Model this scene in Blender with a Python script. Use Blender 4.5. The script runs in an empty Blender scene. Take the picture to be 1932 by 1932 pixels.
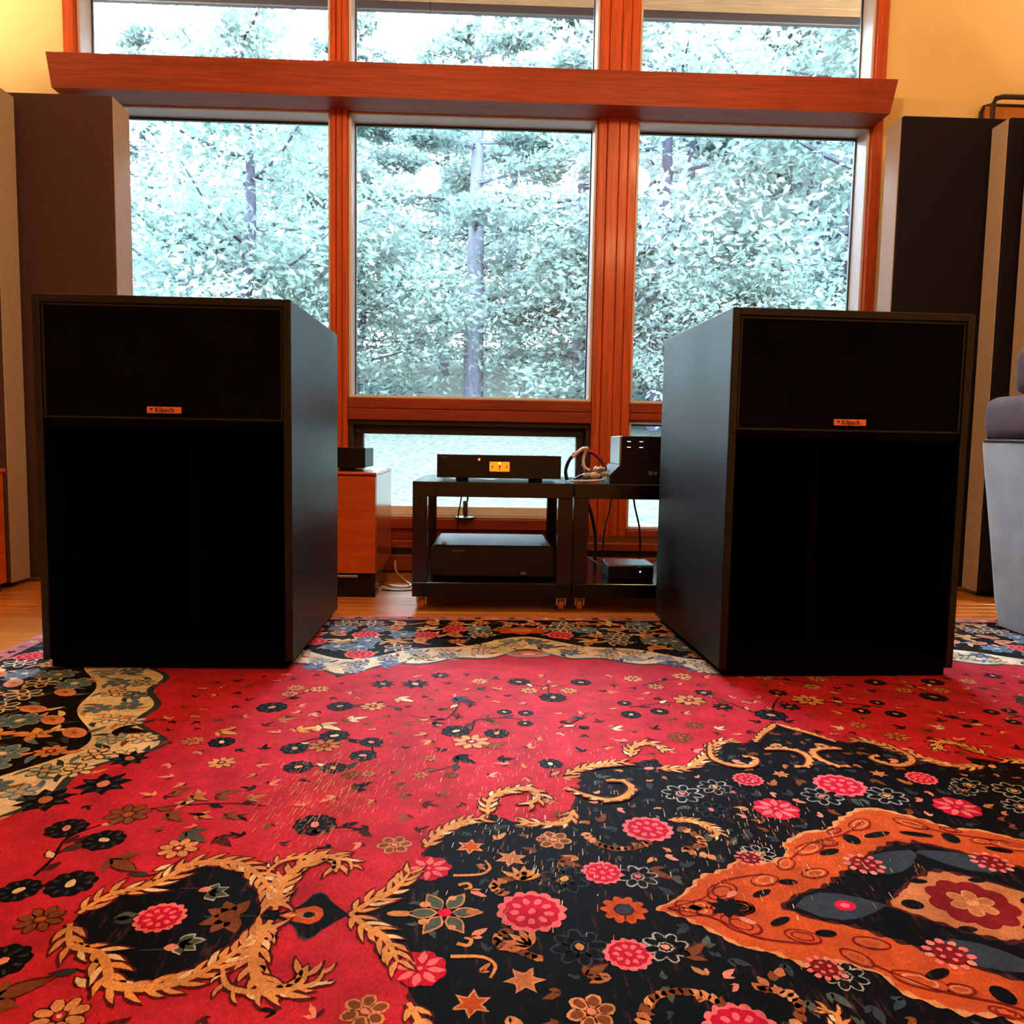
# scene: listening room with two loudspeakers, a worn red rug and tall windows
SKY_STRENGTH = 68.0
EXPOSURE = .6
GLOBE_STRENGTH = 160.0
RUG_ROUGH, RUG_SPEC, RUG_SHEEN, RUG_SHEEN_ROUGH = .7, .04, .35, .2
LEAF_N = 230
TREES = [('pine', -0.36, 18.36, .3, 1.22, 'grey trunked pine seen through the middle window'), ('maple', 3.51, 16.56, 1.1, 1.64, 'pale broad leafed tree filling one side of the middle window'),
 ('maple2', -4.50, 15.12, 0, 1.57, 'bushy tree right behind the window beside the brown panels'), ('pine2', 7.56, 18.90, .7, 1.68, 'dark trunked pine behind the window beside the charcoal panels'),
 ('pine', -9.36, 22.50, 2.0, 1.08, 'pine standing behind the bushy tree beside the brown panels'), ('maple', 11.16, 22.50, 2.2, 2.10, 'broad leafed tree beyond the dark trunked pine'),
 ('pine2', 3.06, 26.10, 1.9, 2.13, 'tall dense pine rising behind the wide window post'), ('pine2', -4.32, 25.20, 4.0, 1.61, 'dense pine behind the slim window post'),
 ('maple', -11.88, 18.90, 4.1, 1.57, 'broad leafed tree beyond the brown acoustic panels'), ('pine', 12.42, 29.70, 5.1, 1.75, 'tall pine standing beyond the charcoal panels window'),
 ('maple2', 6.66, 14.76, 2.1, 1.71, 'bushy tree close behind the window beside the charcoal panels'), ('pine', 6.48, 33.30, 3.1, 1.99, 'distant tall pine under the roof eave'),
 ('maple', -1.80, 32.40, .4, 2.18, 'distant broad leafed tree behind the grey trunked pine'), ('pine2', -12.60, 32.40, 1.4, 1.83, 'distant pine beyond the first window'),
 ('pine2', 18.00, 36.00, 2.7, 2.62, 'distant pine at the far end of the bank'), ('maple2', -7.92, 31.50, 3.3, 2.27, 'distant bushy tree behind the first window'), ('pine', 1.08, 39.60, 3.6, 1.96, 'farthest pine behind the middle window'),
 ('pine2', 11.52, 40.50, .6, 2.79, 'farthest pine behind the third window'), ('maple', 5.76, 23.40, 3.9, 2.01, 'broad leafed tree between the pines behind the third window'), ('maple', -7.02, 37.80, 2.6, 2.18, 'farthest broad leafed tree behind the first window'),
 ('shrub', -2.70, 16.92, 0, 2.10, 'shrub at the foot of the grey trunked pine'), ('shrub', 2.16, 17.28, 1.6, 2.10, 'shrub on the bank behind the amplifier'), ('shrub', 4.68, 14.76, 2.6, 1.57, 'shrub on the bank behind the wide window post'),
 ('shrub', -6.12, 17.28, 3.6, 2.10, 'shrub on the bank behind the first window'), ('shrub', 8.82, 16.20, 5.1, 2.27, 'shrub on the bank behind the third window')]
import bpy, bmesh, math, random
import numpy as np
from mathutils import Vector, Matrix

random.seed(7); rng = np.random.default_rng(7)
S = bpy.context.scene
COL = S.collection
PI = math.pi

# ------------------------------------------------------------------ camera
cam_data = bpy.data.cameras.new('camera'); cam = bpy.data.objects.new('camera', cam_data); COL.objects.link(cam)
cam_data.sensor_width = 36.0; cam_data.sensor_fit = 'HORIZONTAL'
cam_data.lens = 36.0 * 1501.24 / 1932.0
cam_data.clip_start = 0.02; cam_data.clip_end = 300
def camera_axes(yaw, pitch, roll):
    f = Vector((math.sin(yaw)*math.cos(pitch), math.cos(yaw)*math.cos(pitch), -math.sin(pitch)))
    r = Vector((math.cos(yaw), -math.sin(yaw), 0)); u = r.cross(f)
    return math.cos(roll)*r + math.sin(roll)*u, -math.sin(roll)*r + math.cos(roll)*u, f
cr, cu, cf = camera_axes(0.0321, 0.0862, 0.0175)
cam.matrix_world = Matrix(((cr.x, cu.x, -cf.x, 0), (cr.y, cu.y, -cf.y, 0), (cr.z, cu.z, -cf.z, 0.5799), (0, 0, 0, 1)))
S.camera = cam

# ------------------------------------------------------------------ world: bright overcast sky
world = bpy.data.worlds.new('overcast_sky'); S.world = world; world.use_nodes = True
wn = world.node_tree; wn.nodes.clear()
wo = wn.nodes.new('ShaderNodeOutputWorld'); wb = wn.nodes.new('ShaderNodeBackground')
wb.inputs[0].default_value = (0.68, 0.85, 1.0, 1); wb.inputs[1].default_value = SKY_STRENGTH
wn.links.new(wb.outputs[0], wo.inputs[0])
S.view_settings.view_transform = 'Standard'; S.view_settings.look = 'None'
S.view_settings.exposure = EXPOSURE; S.view_settings.gamma = 1.0; S.view_settings.use_curve_mapping = False
S.cycles.use_denoising = True
S.cycles.max_bounces = 8; S.cycles.diffuse_bounces = 4; S.cycles.glossy_bounces = 4
S.cycles.transparent_max_bounces = 12; S.cycles.caustics_reflective = False; S.cycles.caustics_refractive = False
S.cycles.sample_clamp_indirect = 6.0

# ------------------------------------------------------------------ materials
def lin(c):
    c = [x/255.0 for x in c]
    return tuple((x/12.92 if x <= .04045 else ((x+.055)/1.055)**2.4) for x in c) + (1.0,)
def mat(name, rgb=None, rough=.6, linear=None, vary=0.0, scale=8.0, stretch=(1, 1, 1), bump=0.0, bump_scale=60.0,
        metal=0.0, spec=.5, sheen=0.0, coat=0.0, emit=None, emit_s=0.0, rgb2=None, distort=0.0, trans=0.0):
    m = bpy.data.materials.new(name); m.use_nodes = True
    nt = m.node_tree; b = nt.nodes['Principled BSDF']
    col = linear if linear else lin(rgb)
    b.inputs['Base Color'].default_value = col; b.inputs['Roughness'].default_value = rough
    b.inputs['Metallic'].default_value = metal; b.inputs['Specular IOR Level'].default_value = spec
    if sheen: b.inputs['Sheen Weight'].default_value = sheen; b.inputs['Sheen Roughness'].default_value = .5
    if coat: b.inputs['Coat Weight'].default_value = coat; b.inputs['Coat Roughness'].default_value = .15
    if emit: b.inputs['Emission Color'].default_value = lin(emit); b.inputs['Emission Strength'].default_value = emit_s
    tc = nt.nodes.new('ShaderNodeTexCoord'); mp = nt.nodes.new('ShaderNodeMapping')
    nt.links.new(tc.outputs['Object'], mp.inputs['Vector']); mp.inputs['Scale'].default_value = stretch
    if vary or rgb2:
        n = nt.nodes.new('ShaderNodeTexNoise'); n.inputs['Scale'].default_value = scale
        n.inputs['Detail'].default_value = 6; n.inputs['Distortion'].default_value = distort
        nt.links.new(mp.outputs[0], n.inputs['Vector'])
        rp = nt.nodes.new('ShaderNodeValToRGB')
        c2 = lin(rgb2) if rgb2 else tuple(min(1, x*(1+vary)) for x in col[:3]) + (1,)
        c1 = col if rgb2 else tuple(x*(1-vary) for x in col[:3]) + (1,)
        rp.color_ramp.elements[0].position = .32; rp.color_ramp.elements[1].position = .68
        rp.color_ramp.elements[0].color = c1; rp.color_ramp.elements[1].color = c2
        nt.links.new(n.outputs[0], rp.inputs[0]); nt.links.new(rp.outputs[0], b.inputs['Base Color'])
    if bump:
        n2 = nt.nodes.new('ShaderNodeTexNoise'); n2.inputs['Scale'].default_value = bump_scale; n2.inputs['Detail'].default_value = 3
        nt.links.new(mp.outputs[0], n2.inputs['Vector'])
        bp = nt.nodes.new('ShaderNodeBump'); bp.inputs['Strength'].default_value = bump; bp.inputs['Distance'].default_value = .002
        nt.links.new(n2.outputs[0], bp.inputs['Height']); nt.links.new(bp.outputs[0], b.inputs['Normal'])
    if trans:
        o = nt.nodes['Material Output']; t = nt.nodes.new('ShaderNodeBsdfTranslucent'); t.inputs[0].default_value = col
        mx = nt.nodes.new('ShaderNodeMixShader'); mx.inputs[0].default_value = trans
        nt.links.new(b.outputs[0], mx.inputs[1]); nt.links.new(t.outputs[0], mx.inputs[2]); nt.links.new(mx.outputs[0], o.inputs[0])
    return m
def glass_mat(name, tint=(.96, .985, .98, 1)):
    m = bpy.data.materials.new(name); m.use_nodes = True; nt = m.node_tree; nt.nodes.clear()
    o = nt.nodes.new('ShaderNodeOutputMaterial'); t = nt.nodes.new('ShaderNodeBsdfTransparent'); t.inputs[0].default_value = tint
    g = nt.nodes.new('ShaderNodeBsdfGlossy'); g.inputs['Roughness'].default_value = 0.01
    fr = nt.nodes.new('ShaderNodeFresnel'); fr.inputs[0].default_value = 1.5
    mx = nt.nodes.new('ShaderNodeMixShader')
    nt.links.new(fr.outputs[0], mx.inputs[0]); nt.links.new(t.outputs[0], mx.inputs[1]); nt.links.new(g.outputs[0], mx.inputs[2])
    nt.links.new(mx.outputs[0], o.inputs[0]); return m

M = {}
M['wall'] = mat('cream_wall_paint', (250, 226, 170), .75, vary=.03, scale=3, bump=.08, bump_scale=220)
M['ceiling'] = mat('ceiling_paint', (240, 225, 190), .8, vary=.02, scale=2)
M['mahogany'] = mat('mahogany_window_wood', (196, 80, 32), .45, vary=.28, scale=5, stretch=(14, 14, .7), distort=1.0, coat=.15)
M['mahogany_h'] = mat('mahogany_beam_wood', (148, 60, 36), .55, vary=.25, scale=5, stretch=(.7, 14, 14), distort=1.2, spec=.3)
M['white_frame'] = mat('white_window_enamel', (232, 230, 236), .45, vary=.03, scale=6)
M['bronze'] = mat('dark_bronze_sash', (52, 42, 44), .5, vary=.1, scale=12)
M['gasket'] = mat('black_gasket', (12, 12, 20), .5, vary=.1, scale=20)
M['glass'] = glass_mat('window_glass')
M['floor'] = mat('subfloor_oak', (190, 104, 40), .4, vary=.15, scale=6, stretch=(1, 12, 12))
M['plank'] = mat('oak_plank', (232, 150, 70), .28, vary=.22, scale=5, stretch=(1.2, 22, 22), distort=.8, coat=.2)
M['plank2'] = mat('oak_plank_dark', (216, 132, 58), .28, vary=.22, scale=5, stretch=(1.2, 22, 22), distort=.8, coat=.2)
M['baseboard'] = mat('heater_cover_wood', (150, 62, 36), .3, vary=.2, scale=5, stretch=(1, 14, 14), coat=.6)
M['soffit'] = mat('soffit_wood', (116, 80, 48), .6, vary=.2, scale=5, stretch=(1, 12, 12))
M['gutter'] = mat('dark_gutter', (30, 26, 34), .5, vary=.1, scale=10)
M['speaker'] = mat('black_satin_lacquer', (4, 6, 15), .4, vary=.15, scale=40, bump=.12, bump_scale=500, spec=.4)
M['speaker_in'] = mat('flat_black_paint', (1, 2, 9), .85, vary=.15, scale=30, spec=.06)
M['cloth'] = mat('black_grille_cloth', (3, 5, 16), .9, vary=.2, scale=300, bump=.3, bump_scale=900, spec=.08)
M['copper'] = mat('copper_badge', (242, 150, 110), .35, vary=.1, scale=60, metal=.3)
M['badge_ink'] = mat('badge_ink', (84, 20, 22), .5, vary=.1, scale=60)
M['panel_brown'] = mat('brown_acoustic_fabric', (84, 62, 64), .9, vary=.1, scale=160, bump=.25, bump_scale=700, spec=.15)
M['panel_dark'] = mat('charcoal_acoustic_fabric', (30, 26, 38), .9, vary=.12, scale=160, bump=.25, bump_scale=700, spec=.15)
M['lit_panel_edge'] = mat('lit_acoustic_edge', (182, 164, 152), .85, vary=.06, scale=90, bump=.2, bump_scale=600, spec=.2)  # lighter than the faces: window light put into the edge colour
M['black'] = mat('black_laminate', (6, 6, 16), .18, vary=.15, scale=20, bump=.03, bump_scale=200)
M['black_metal'] = mat('black_anodised_metal', (7, 7, 17), .42, vary=.15, scale=80, spec=.4)
M['silver'] = mat('brushed_silver', (190, 198, 204), .32, vary=.08, scale=40, stretch=(1, 20, 20), metal=.7)
M['rubber'] = mat('black_rubber', (12, 12, 16), .7, vary=.1, scale=40)
M['caster'] = mat('tan_caster_plastic', (196, 120, 78), .5, vary=.1, scale=40)
M['amber'] = mat('amber_display', (250, 140, 40), .4, vary=.05, scale=60, emit=(255, 132, 30), emit_s=.9)
M['led_red'] = mat('red_indicator', (255, 60, 50), .4, vary=.02, emit=(255, 70, 60), emit_s=6)
M['led_warm'] = mat('warm_indicator', (255, 220, 170), .4, vary=.02, emit=(255, 190, 120), emit_s=6)
M['led_white'] = mat('white_indicator', (235, 240, 255), .4, vary=.02, emit=(225, 235, 255), emit_s=1.2)
M['print_grey'] = mat('grey_print', (120, 112, 118), .6, vary=.05)
M['cable_black'] = mat('black_cable', (10, 10, 18), .5, vary=.1, scale=30)
M['cable_red'] = mat('red_cable', (196, 52, 48), .5, vary=.1, scale=30)
M['cable_white'] = mat('white_cable', (226, 214, 216), .5, vary=.05, scale=30)
M['cable_tan'] = mat('tan_cable', (170, 110, 90), .5, vary=.05, scale=30)
M['cherry'] = mat('cherry_veneer', (222, 100, 42), .3, vary=.14, scale=4, stretch=(1.2, 8, 7), distort=.8, coat=.8)
M['velvet'] = mat('grey_velvet', (142, 146, 152), .85, vary=.16, scale=9, bump=.3, bump_scale=500, sheen=.5, spec=.2)
M['velvet_shade'] = mat('warm_shade_velvet', (78, 54, 58), .85, vary=.2, scale=12, bump=.3, bump_scale=500, sheen=.1, spec=.2)  # warm shade on the arm tops put into the velvet colour
M['piping'] = mat('dark_piping', (44, 36, 42), .8, vary=.1, scale=50)
M['canvas'] = mat('ochre_canvas', (206, 134, 62), .8, vary=.06, scale=30, bump=.2, bump_scale=500)
M['frame_dark'] = mat('dark_metal_frame', (38, 16, 24), .35, vary=.1, scale=40)
M['globe'] = mat('lamp_globe_glass', (255, 230, 190), .4, vary=.01, emit=(255, 206, 146), emit_s=GLOBE_STRENGTH*.42)
M['bulb'] = mat('floor_lamp_bulb_glass', (255, 230, 190), .4, vary=.01, emit=(255, 226, 186), emit_s=GLOBE_STRENGTH*2.0)
M['brass'] = mat('aged_brass', (170, 130, 70), .35, vary=.1, scale=30, metal=.9)
M['grass'] = mat('pale_grass', (36, 39, 36), .95, vary=.4, scale=14, spec=0.0)
M['bark'] = mat('grey_bark', (50, 52, 60), .85, vary=.35, scale=7, stretch=(4, 4, 1), bump=.5, bump_scale=20, spec=.05)
M['bark_dark'] = mat('dark_bark', (30, 30, 38), .85, vary=.35, scale=7, stretch=(4, 4, 1), spec=.05)
M['leaf_a'] = mat('pale_broad_leaf', (72, 83, 80), .6, vary=.25, scale=.9, trans=.5, spec=.08)
M['leaf_b'] = mat('grey_green_needles', (61, 74, 71), .7, vary=.3, scale=.8, trans=.5, spec=.08)
M['leaf_c'] = mat('sage_leaf', (65, 78, 74), .6, vary=.25, scale=.8, trans=.5, spec=.08)

# ------------------------------------------------------------------ mesh helpers
class MB:
    def __init__(s): s.bm = bmesh.new()
    def box(s, x0, x1, y0, y1, z0, z1, bev=0.0, seg=1):
        b2 = bmesh.new() if bev else s.bm
        vs = [b2.verts.new((x, y, z)) for z in (z0, z1) for y in (y0, y1) for x in (x0, x1)]
        for q in ((0, 2, 3, 1), (4, 5, 7, 6), (0, 1, 5, 4), (2, 6, 7, 3), (0, 4, 6, 2), (1, 3, 7, 5)):
            b2.faces.new([vs[i] for i in q])
        if bev:
            bmesh.ops.bevel(b2, geom=b2.edges[:], offset=bev, segments=seg, profile=.5, affect='EDGES')
            s.merge(b2)
        return s
    def merge(s, b2):
        tmp = bpy.data.meshes.new('tmp'); b2.to_mesh(tmp); b2.free(); s.bm.from_mesh(tmp); bpy.data.meshes.remove(tmp)
    def prism(s, pts, axis, a0, a1):
        """extrude a 2-D outline along an axis ('x','y','z') from a0 to a1"""
        def P(p, a):
            return {'x': (a, p[0], p[1]), 'y': (p[0], a, p[1]), 'z': (p[0], p[1], a)}[axis]
        A = [s.bm.verts.new(P(p, a0)) for p in pts]; B = [s.bm.verts.new(P(p, a1)) for p in pts]
        n = len(pts); s.bm.faces.new(A[::-1]); s.bm.faces.new(B)
        for i in range(n): s.bm.faces.new((A[i], A[(i+1) % n], B[(i+1) % n], B[i]))
        return s
    def rings(s, rings, cap=True):
        R = [[s.bm.verts.new(p) for p in r] for r in rings]; n = len(R[0])
        for a, b in zip(R[:-1], R[1:]):
            for i in range(n): s.bm.faces.new((a[i], a[(i+1) % n], b[(i+1) % n], b[i]))
        if cap: s.bm.faces.new(R[0][::-1]); s.bm.faces.new(R[-1])
        return s
    def tube(s, pts, r, n=8, smooth=True):
        pts = [Vector(p) for p in pts]; rr = r if isinstance(r, (list, tuple)) else [r]*len(pts)
        if smooth and len(pts) > 2:
            q, q2 = [], []
            for i in range(len(pts)-1):
                p0, p1, p2, p3 = pts[max(i-1, 0)], pts[i], pts[i+1], pts[min(i+2, len(pts)-1)]
                for k in range(5):
                    t = k/5
                    q.append(.5*((2*p1)+(p2-p0)*t+(2*p0-5*p1+4*p2-p3)*t*t+(3*p1-p0-3*p2+p3)*t**3)); q2.append(rr[i]+(rr[i+1]-rr[i])*t)
            q.append(pts[-1]); q2.append(rr[-1]); pts, rr = q, q2
        out = []; up = Vector((.13, .21, 1)).normalized()
        for i, p in enumerate(pts):
            d = (pts[min(i+1, len(pts)-1)]-pts[max(i-1, 0)]).normalized()
            a = d.cross(up); a = d.cross(Vector((1, .2, 0))) if a.length < .1 else a
            a.normalize(); b = d.cross(a).normalized()
            out.append([p+(a*math.cos(2*PI*k/n)+b*math.sin(2*PI*k/n))*rr[i] for k in range(n)])
        return s.rings(out)
    def lathe(s, prof, c=(0, 0, 0), n=20, axis='z'):
        def P(r, h, a):
            if axis == 'z': return (c[0]+r*math.cos(a), c[1]+r*math.sin(a), c[2]+h)
            if axis == 'y': return (c[0]+r*math.cos(a), c[1]+h, c[2]+r*math.sin(a))
            return (c[0]+h, c[1]+r*math.cos(a), c[2]+r*math.sin(a))
        return s.rings([[P(max(r, 1e-4), h, 2*PI*k/n) for k in range(n)] for r, h in prof])
    def build(s, name, m, parent=None, smooth=False, angle=40):
        bmesh.ops.recalc_face_normals(s.bm, faces=s.bm.faces[:])
        me = bpy.data.meshes.new(name); s.bm.to_mesh(me); s.bm.free()
        for k in (m if isinstance(m, (list, tuple)) else [m]): me.materials.append(M[k])
        if smooth:
            for p in me.polygons: p.use_smooth = True
            try: me.set_sharp_from_angle(angle=math.radians(angle))
            except Exception: pass
        o = bpy.data.objects.new(name, me); COL.objects.link(o)
        if parent: o.parent = parent
        return o
def tag(o, label, cat, group=None, kind=None):
    o['label'] = label; o['category'] = cat
    if group: o['group'] = group
    if kind: o['kind'] = kind
    return o
def struct(o, label, cat='structure'):
    o['label'] = label; o['category'] = cat; o['kind'] = 'structure'; return o
def empty(name, loc=(0, 0, 0), rz=0):
    o = bpy.data.objects.new(name, None); COL.objects.link(o); o.location = loc; o.rotation_euler = (0, 0, rz); o.empty_display_size = .1
    return o
def copy_tree(o, parent=None):
    c = o.copy(); COL.objects.link(c); c.parent = parent
    for ch in list(o.children): copy_tree(ch, c)
    return c

# ------------------------------------------------------------------ room shell
WY = 3.56                     # inner face of the window wall
XL, XR, YB, ZC = -3.3, 3.5, -3.6, 3.35
WX0, WX1, WZ0, WZ1 = -1.80, 1.70, 0.17, 3.02     # opening in the window wall
b = MB().box(XL-.1, XR+.1, YB-.1, WY+.14, -.12, -.012)
floor = struct(b.build('floor', 'floor'), 'orange oak strip floor running under the rug', 'floor')
# oak strips where the floor shows (running left to right)
y = 2.36; row = 0
meshes = {}
while y < 3.55:
    w = .0635; x = XL + .02 - (row*.37 % 1.1)
    while x < XR-.05:
        x1 = min(x + random.choice((.75, .9, 1.1)), XR-.01); x0 = max(x, XL+.01)
        if x1-x0 > .05:
            o = MB().box(x0, x1-.0012, y, min(y+w-.0014, 3.549), -.013, 0.0, .0012).build('plank', 'plank' if random.random() < .6 else 'plank2', floor)
        x = x1
    y += w; row += 1
o = MB().box(XL+.01, XR-.01, YB+.02, 2.358, -.013, 0).build('plank_field', 'plank', floor); o['kind'] = 'stuff'
wf = MB()
wf.box(XL-.1, WX0, WY, WY+.14, -.12, ZC+.1); wf.box(WX1, XR+.1, WY, WY+.14, -.12, ZC+.1)
wf.box(WX0, WX1, WY, WY+.14, WZ1, ZC+.1); wf.box(WX0, WX1, WY, WY+.14, -.12, WZ0)
struct(wf.build('wall_front', 'wall'), 'cream yellow wall around the tall wood framed windows', 'wall')
struct(MB().box(XL-.1, XL, YB-.1, WY+.14, -.12, ZC+.1).build('wall_left', 'wall'), 'cream side wall beside the brown acoustic panels', 'wall')
struct(MB().box(XR, XR+.1, YB-.1, WY+.14, -.12, ZC+.1).build('wall_right', 'wall'), 'cream side wall beyond the armchair', 'wall')
struct(MB().box(XL-.1, XR+.1, YB-.1, YB, -.12, ZC+.1).build('wall_back', 'wall'), 'cream wall opposite the windows', 'wall')
struct(MB().box(XL-.1, XR+.1, YB-.1, WY+.14, ZC, ZC+.1).build('ceiling', 'ceiling'), 'pale plaster ceiling of the listening room', 'ceiling')

# ---- wood posts, rails, ledge
def trim(n, boxes, label, m='mahogany', bev=.004):
    k = MB()
    for q in boxes: k.box(*q, bev)
    return struct(k.build('trim_%d' % n, m), label, 'window trim')
PY0, PY1 = WY-.022, WY+.10
trim(1, [(-1.80, -1.752, PY0, PY1, .17, 3.02)], 'narrow upright wood casing at the brown panel side of the windows')
trim(2, [(-.690, -.668, PY0, PY1, .19, 3.02), (-.667, -.640, PY0+.006, PY1, .19, 3.02), (-.639, -.617, PY0, PY1, .19, 3.02)], 'slim ribbed wood post between first and middle window')
trim(3, [(.459, .497, PY0, PY1, .17, 3.02), (.498, .548, PY0-.008, PY1, .17, 3.02), (.549, .588, PY0-.004, PY1, .17, 3.02), (.589, .628, PY0, PY1, .17, 3.02)], 'wide ribbed wood post between middle and third window')
trim(4, [(1.654, 1.700, PY0, PY1, .17, 3.02)], 'narrow upright wood casing at the charcoal panel side of the windows')
trim(5, [(-.616, .458, PY0+.006, PY1, .722, .768), (-.616, .458, PY0, PY1, .672, .721)], 'horizontal wood rail above the low bronze framed window', 'mahogany_h')
trim(6, [(.629, 1.653, PY0+.006, PY1, .722, .765), (.629, 1.653, PY0, PY1, .690, .721)], 'horizontal wood rail behind the speaker beside the charcoal panels', 'mahogany_h')
trim(7, [(-1.751, -.691, PY0+.006, PY1, .722, .768), (-1.751, -.691, PY0, PY1, .672, .721)], 'horizontal wood rail behind the speaker beside the brown panels', 'mahogany_h')
trim(8, [(-1.751, -.616, PY0, PY1, .19, .245), (-.616, .458, PY0-.014, PY1, .192, .240), (-.616, .458, PY0-.002, PY1, .145, .191), (.629, 1.653, PY0, PY1, .165, .200)], 'horizontal wood sill below the low windows', 'mahogany_h')
# thick ledge that crosses the windows, ends cut on a slant
k = MB()
lo, hi = 1.979, 2.117
A = [(-1.781, lo), (1.660, lo), (1.687, hi), (-1.801, hi)]
k.prism(A, 'y', 3.405, WY+.02)
struct(k.build('trim_9', 'mahogany_h'), 'deep horizontal mahogany ledge with slanted ends crossing the windows', 'window ledge')
# baseboard heater cover below the sill
k = MB(); k.box(-1.42, 1.60, 3.482, WY-.003, .112, .146, .003); k.box(-1.42, 1.60, 3.50, WY-.003, .082, .112); k.box(-1.42, 1.60, 3.485, WY-.003, .012, .082, .003)
struct(k.build('baseboard_front', 'baseboard'), 'low brown heater cover along the foot of the window wall', 'baseboard heater')
struct(MB().box(-1.42, 1.60, 3.494, 3.4995, .086, .108).build('trim_10', 'gasket'), 'dark slot along the heater cover', 'heater slot')

# ---- windows: white recess + pane
def window(n, x0, x1, z0, z1, label, frame='white_frame', fw=.012, gy=WY+.112, pane_in=0.0, bottom='white_frame'):
    e = empty('window_%d' % n, ((x0+x1)/2, WY, z0)); struct(e, label, 'window')
    def B(name, m, *q, bev=.002):
        o = MB().box(*q, bev).build(name, m); o.parent = e; o.matrix_parent_inverse = Matrix.Translation(-Vector(e.location)); return o
    yo = WY+.002
    B('frame_head', frame, x0, x1, yo, WY+.125, z1-fw, z1); B('frame_sill', bottom, x0, x1, yo, WY+.125, z0, z0+fw)
    B('frame_jamb', frame, x0, x0+fw, yo, WY+.125, z0+fw, z1-fw); B('frame_jamb', frame, x1-fw, x1, yo, WY+.125, z0+fw, z1-fw)
    g = .008
    k = MB(); k.box(x0+fw, x1-fw, gy-.006, gy+.01, z1-fw-g, z1-fw); k.box(x0+fw, x0+fw+.005, gy-.006, gy+.01, z0+fw, z1-fw-g); k.box(x1-fw-.005, x1-fw, gy-.006, gy+.01, z0+fw, z1-fw-g)
    o = k.build('gasket', 'gasket'); o.parent = e; o.matrix_parent_inverse = Matrix.Translation(-Vector(e.location))
    o = MB().box(x0+fw, x1-fw, gy, gy+.004, z0+fw, z1-fw).build('pane', 'glass'); o.parent = e; o.matrix_parent_inverse = Matrix.Translation(-Vector(e.location))
    return e
window(1, -1.751, -.691, .769, 1.985, 'tall clear window beside the brown acoustic panels')
window(2, -.616, .458, .769, 1.985, 'tall clear middle window behind the component rack')
window(3, .629, 1.653, .766, 1.985, 'tall clear window beside the charcoal acoustic panels')
window(4, -1.751, -.691, 2.09, 3.02, 'upper window above the ledge, over the brown panels')
window(5, -.616, .458, 2.09, 3.02, 'upper middle window above the wood ledge')
window(6, .629, 1.653, 2.09, 3.02, 'upper window above the ledge with the roof eave outside')
window(8, .629, 1.653, .201, .689, 'low window seen through and above the second rack')
window(9, -1.751, -.691, .246, .671, 'low window hidden behind the speaker by the brown panels')
# low awning window with bronze sash and crank
e = window(7, -.616, .458, .241, .671, 'low awning window with dark bronze sash behind the amplifier', frame='bronze', fw=.02)
def kid(k, name, m, e, smooth=False):
    o = k.build(name, m, None, smooth); o.parent = e; o.matrix_parent_inverse = Matrix.Translation(-Vector(e.location)); return o
k = MB(); k.box(-.596, .438, WY+.05, WY+.10, .612, .651, .003); k.box(-.596, -.560, WY+.05, WY+.10, .29, .612, .003); k.box(.402, .438, WY+.05, WY+.10, .29, .612, .003)
kid(k, 'sash', 'bronze', e)
kid(MB().box(-.596, .438, WY+.03, WY+.10, .261, .29, .003), 'sash_sill', 'white_frame', e)
k = MB(); k.lathe([(.02, 0), (.045, .002), (.047, .008), (.02, .014)], (-.095, WY-.018, .241), 20); k.lathe([(.011, .012), (.011, .075), (.007, .08)], (-.095, WY-.018, .241), 12)
k.lathe([(.004, 0), (.004, .02), (.012, .026), (.004, .034)], (-.085, WY-.018, .318), 10)
kid(k, 'crank', 'bronze', e, True)

# ---- roof eave outside
eave = empty('roof_eave', (0, 3.7, 2.88)); tag(eave, 'wood boarded roof eave outside above the upper windows', 'eave')
for i in range(9):
    o = MB().box(-3.4, 3.6, 3.72+i*.078, 3.72+i*.078+.074, 2.885, 2.905, .002).build('soffit_board', 'soffit'); o.parent = eave; o.matrix_parent_inverse = Matrix.Translation(-Vector(eave.location))
kid(MB().box(-3.4, 3.6, 4.424, 4.46, 2.845, 2.96, .004), 'gutter', 'gutter', eave)
kid(MB().box(-3.4, 3.6, 3.715, 4.422, 2.906, 2.96), 'roof_deck', 'gutter', eave)

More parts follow.
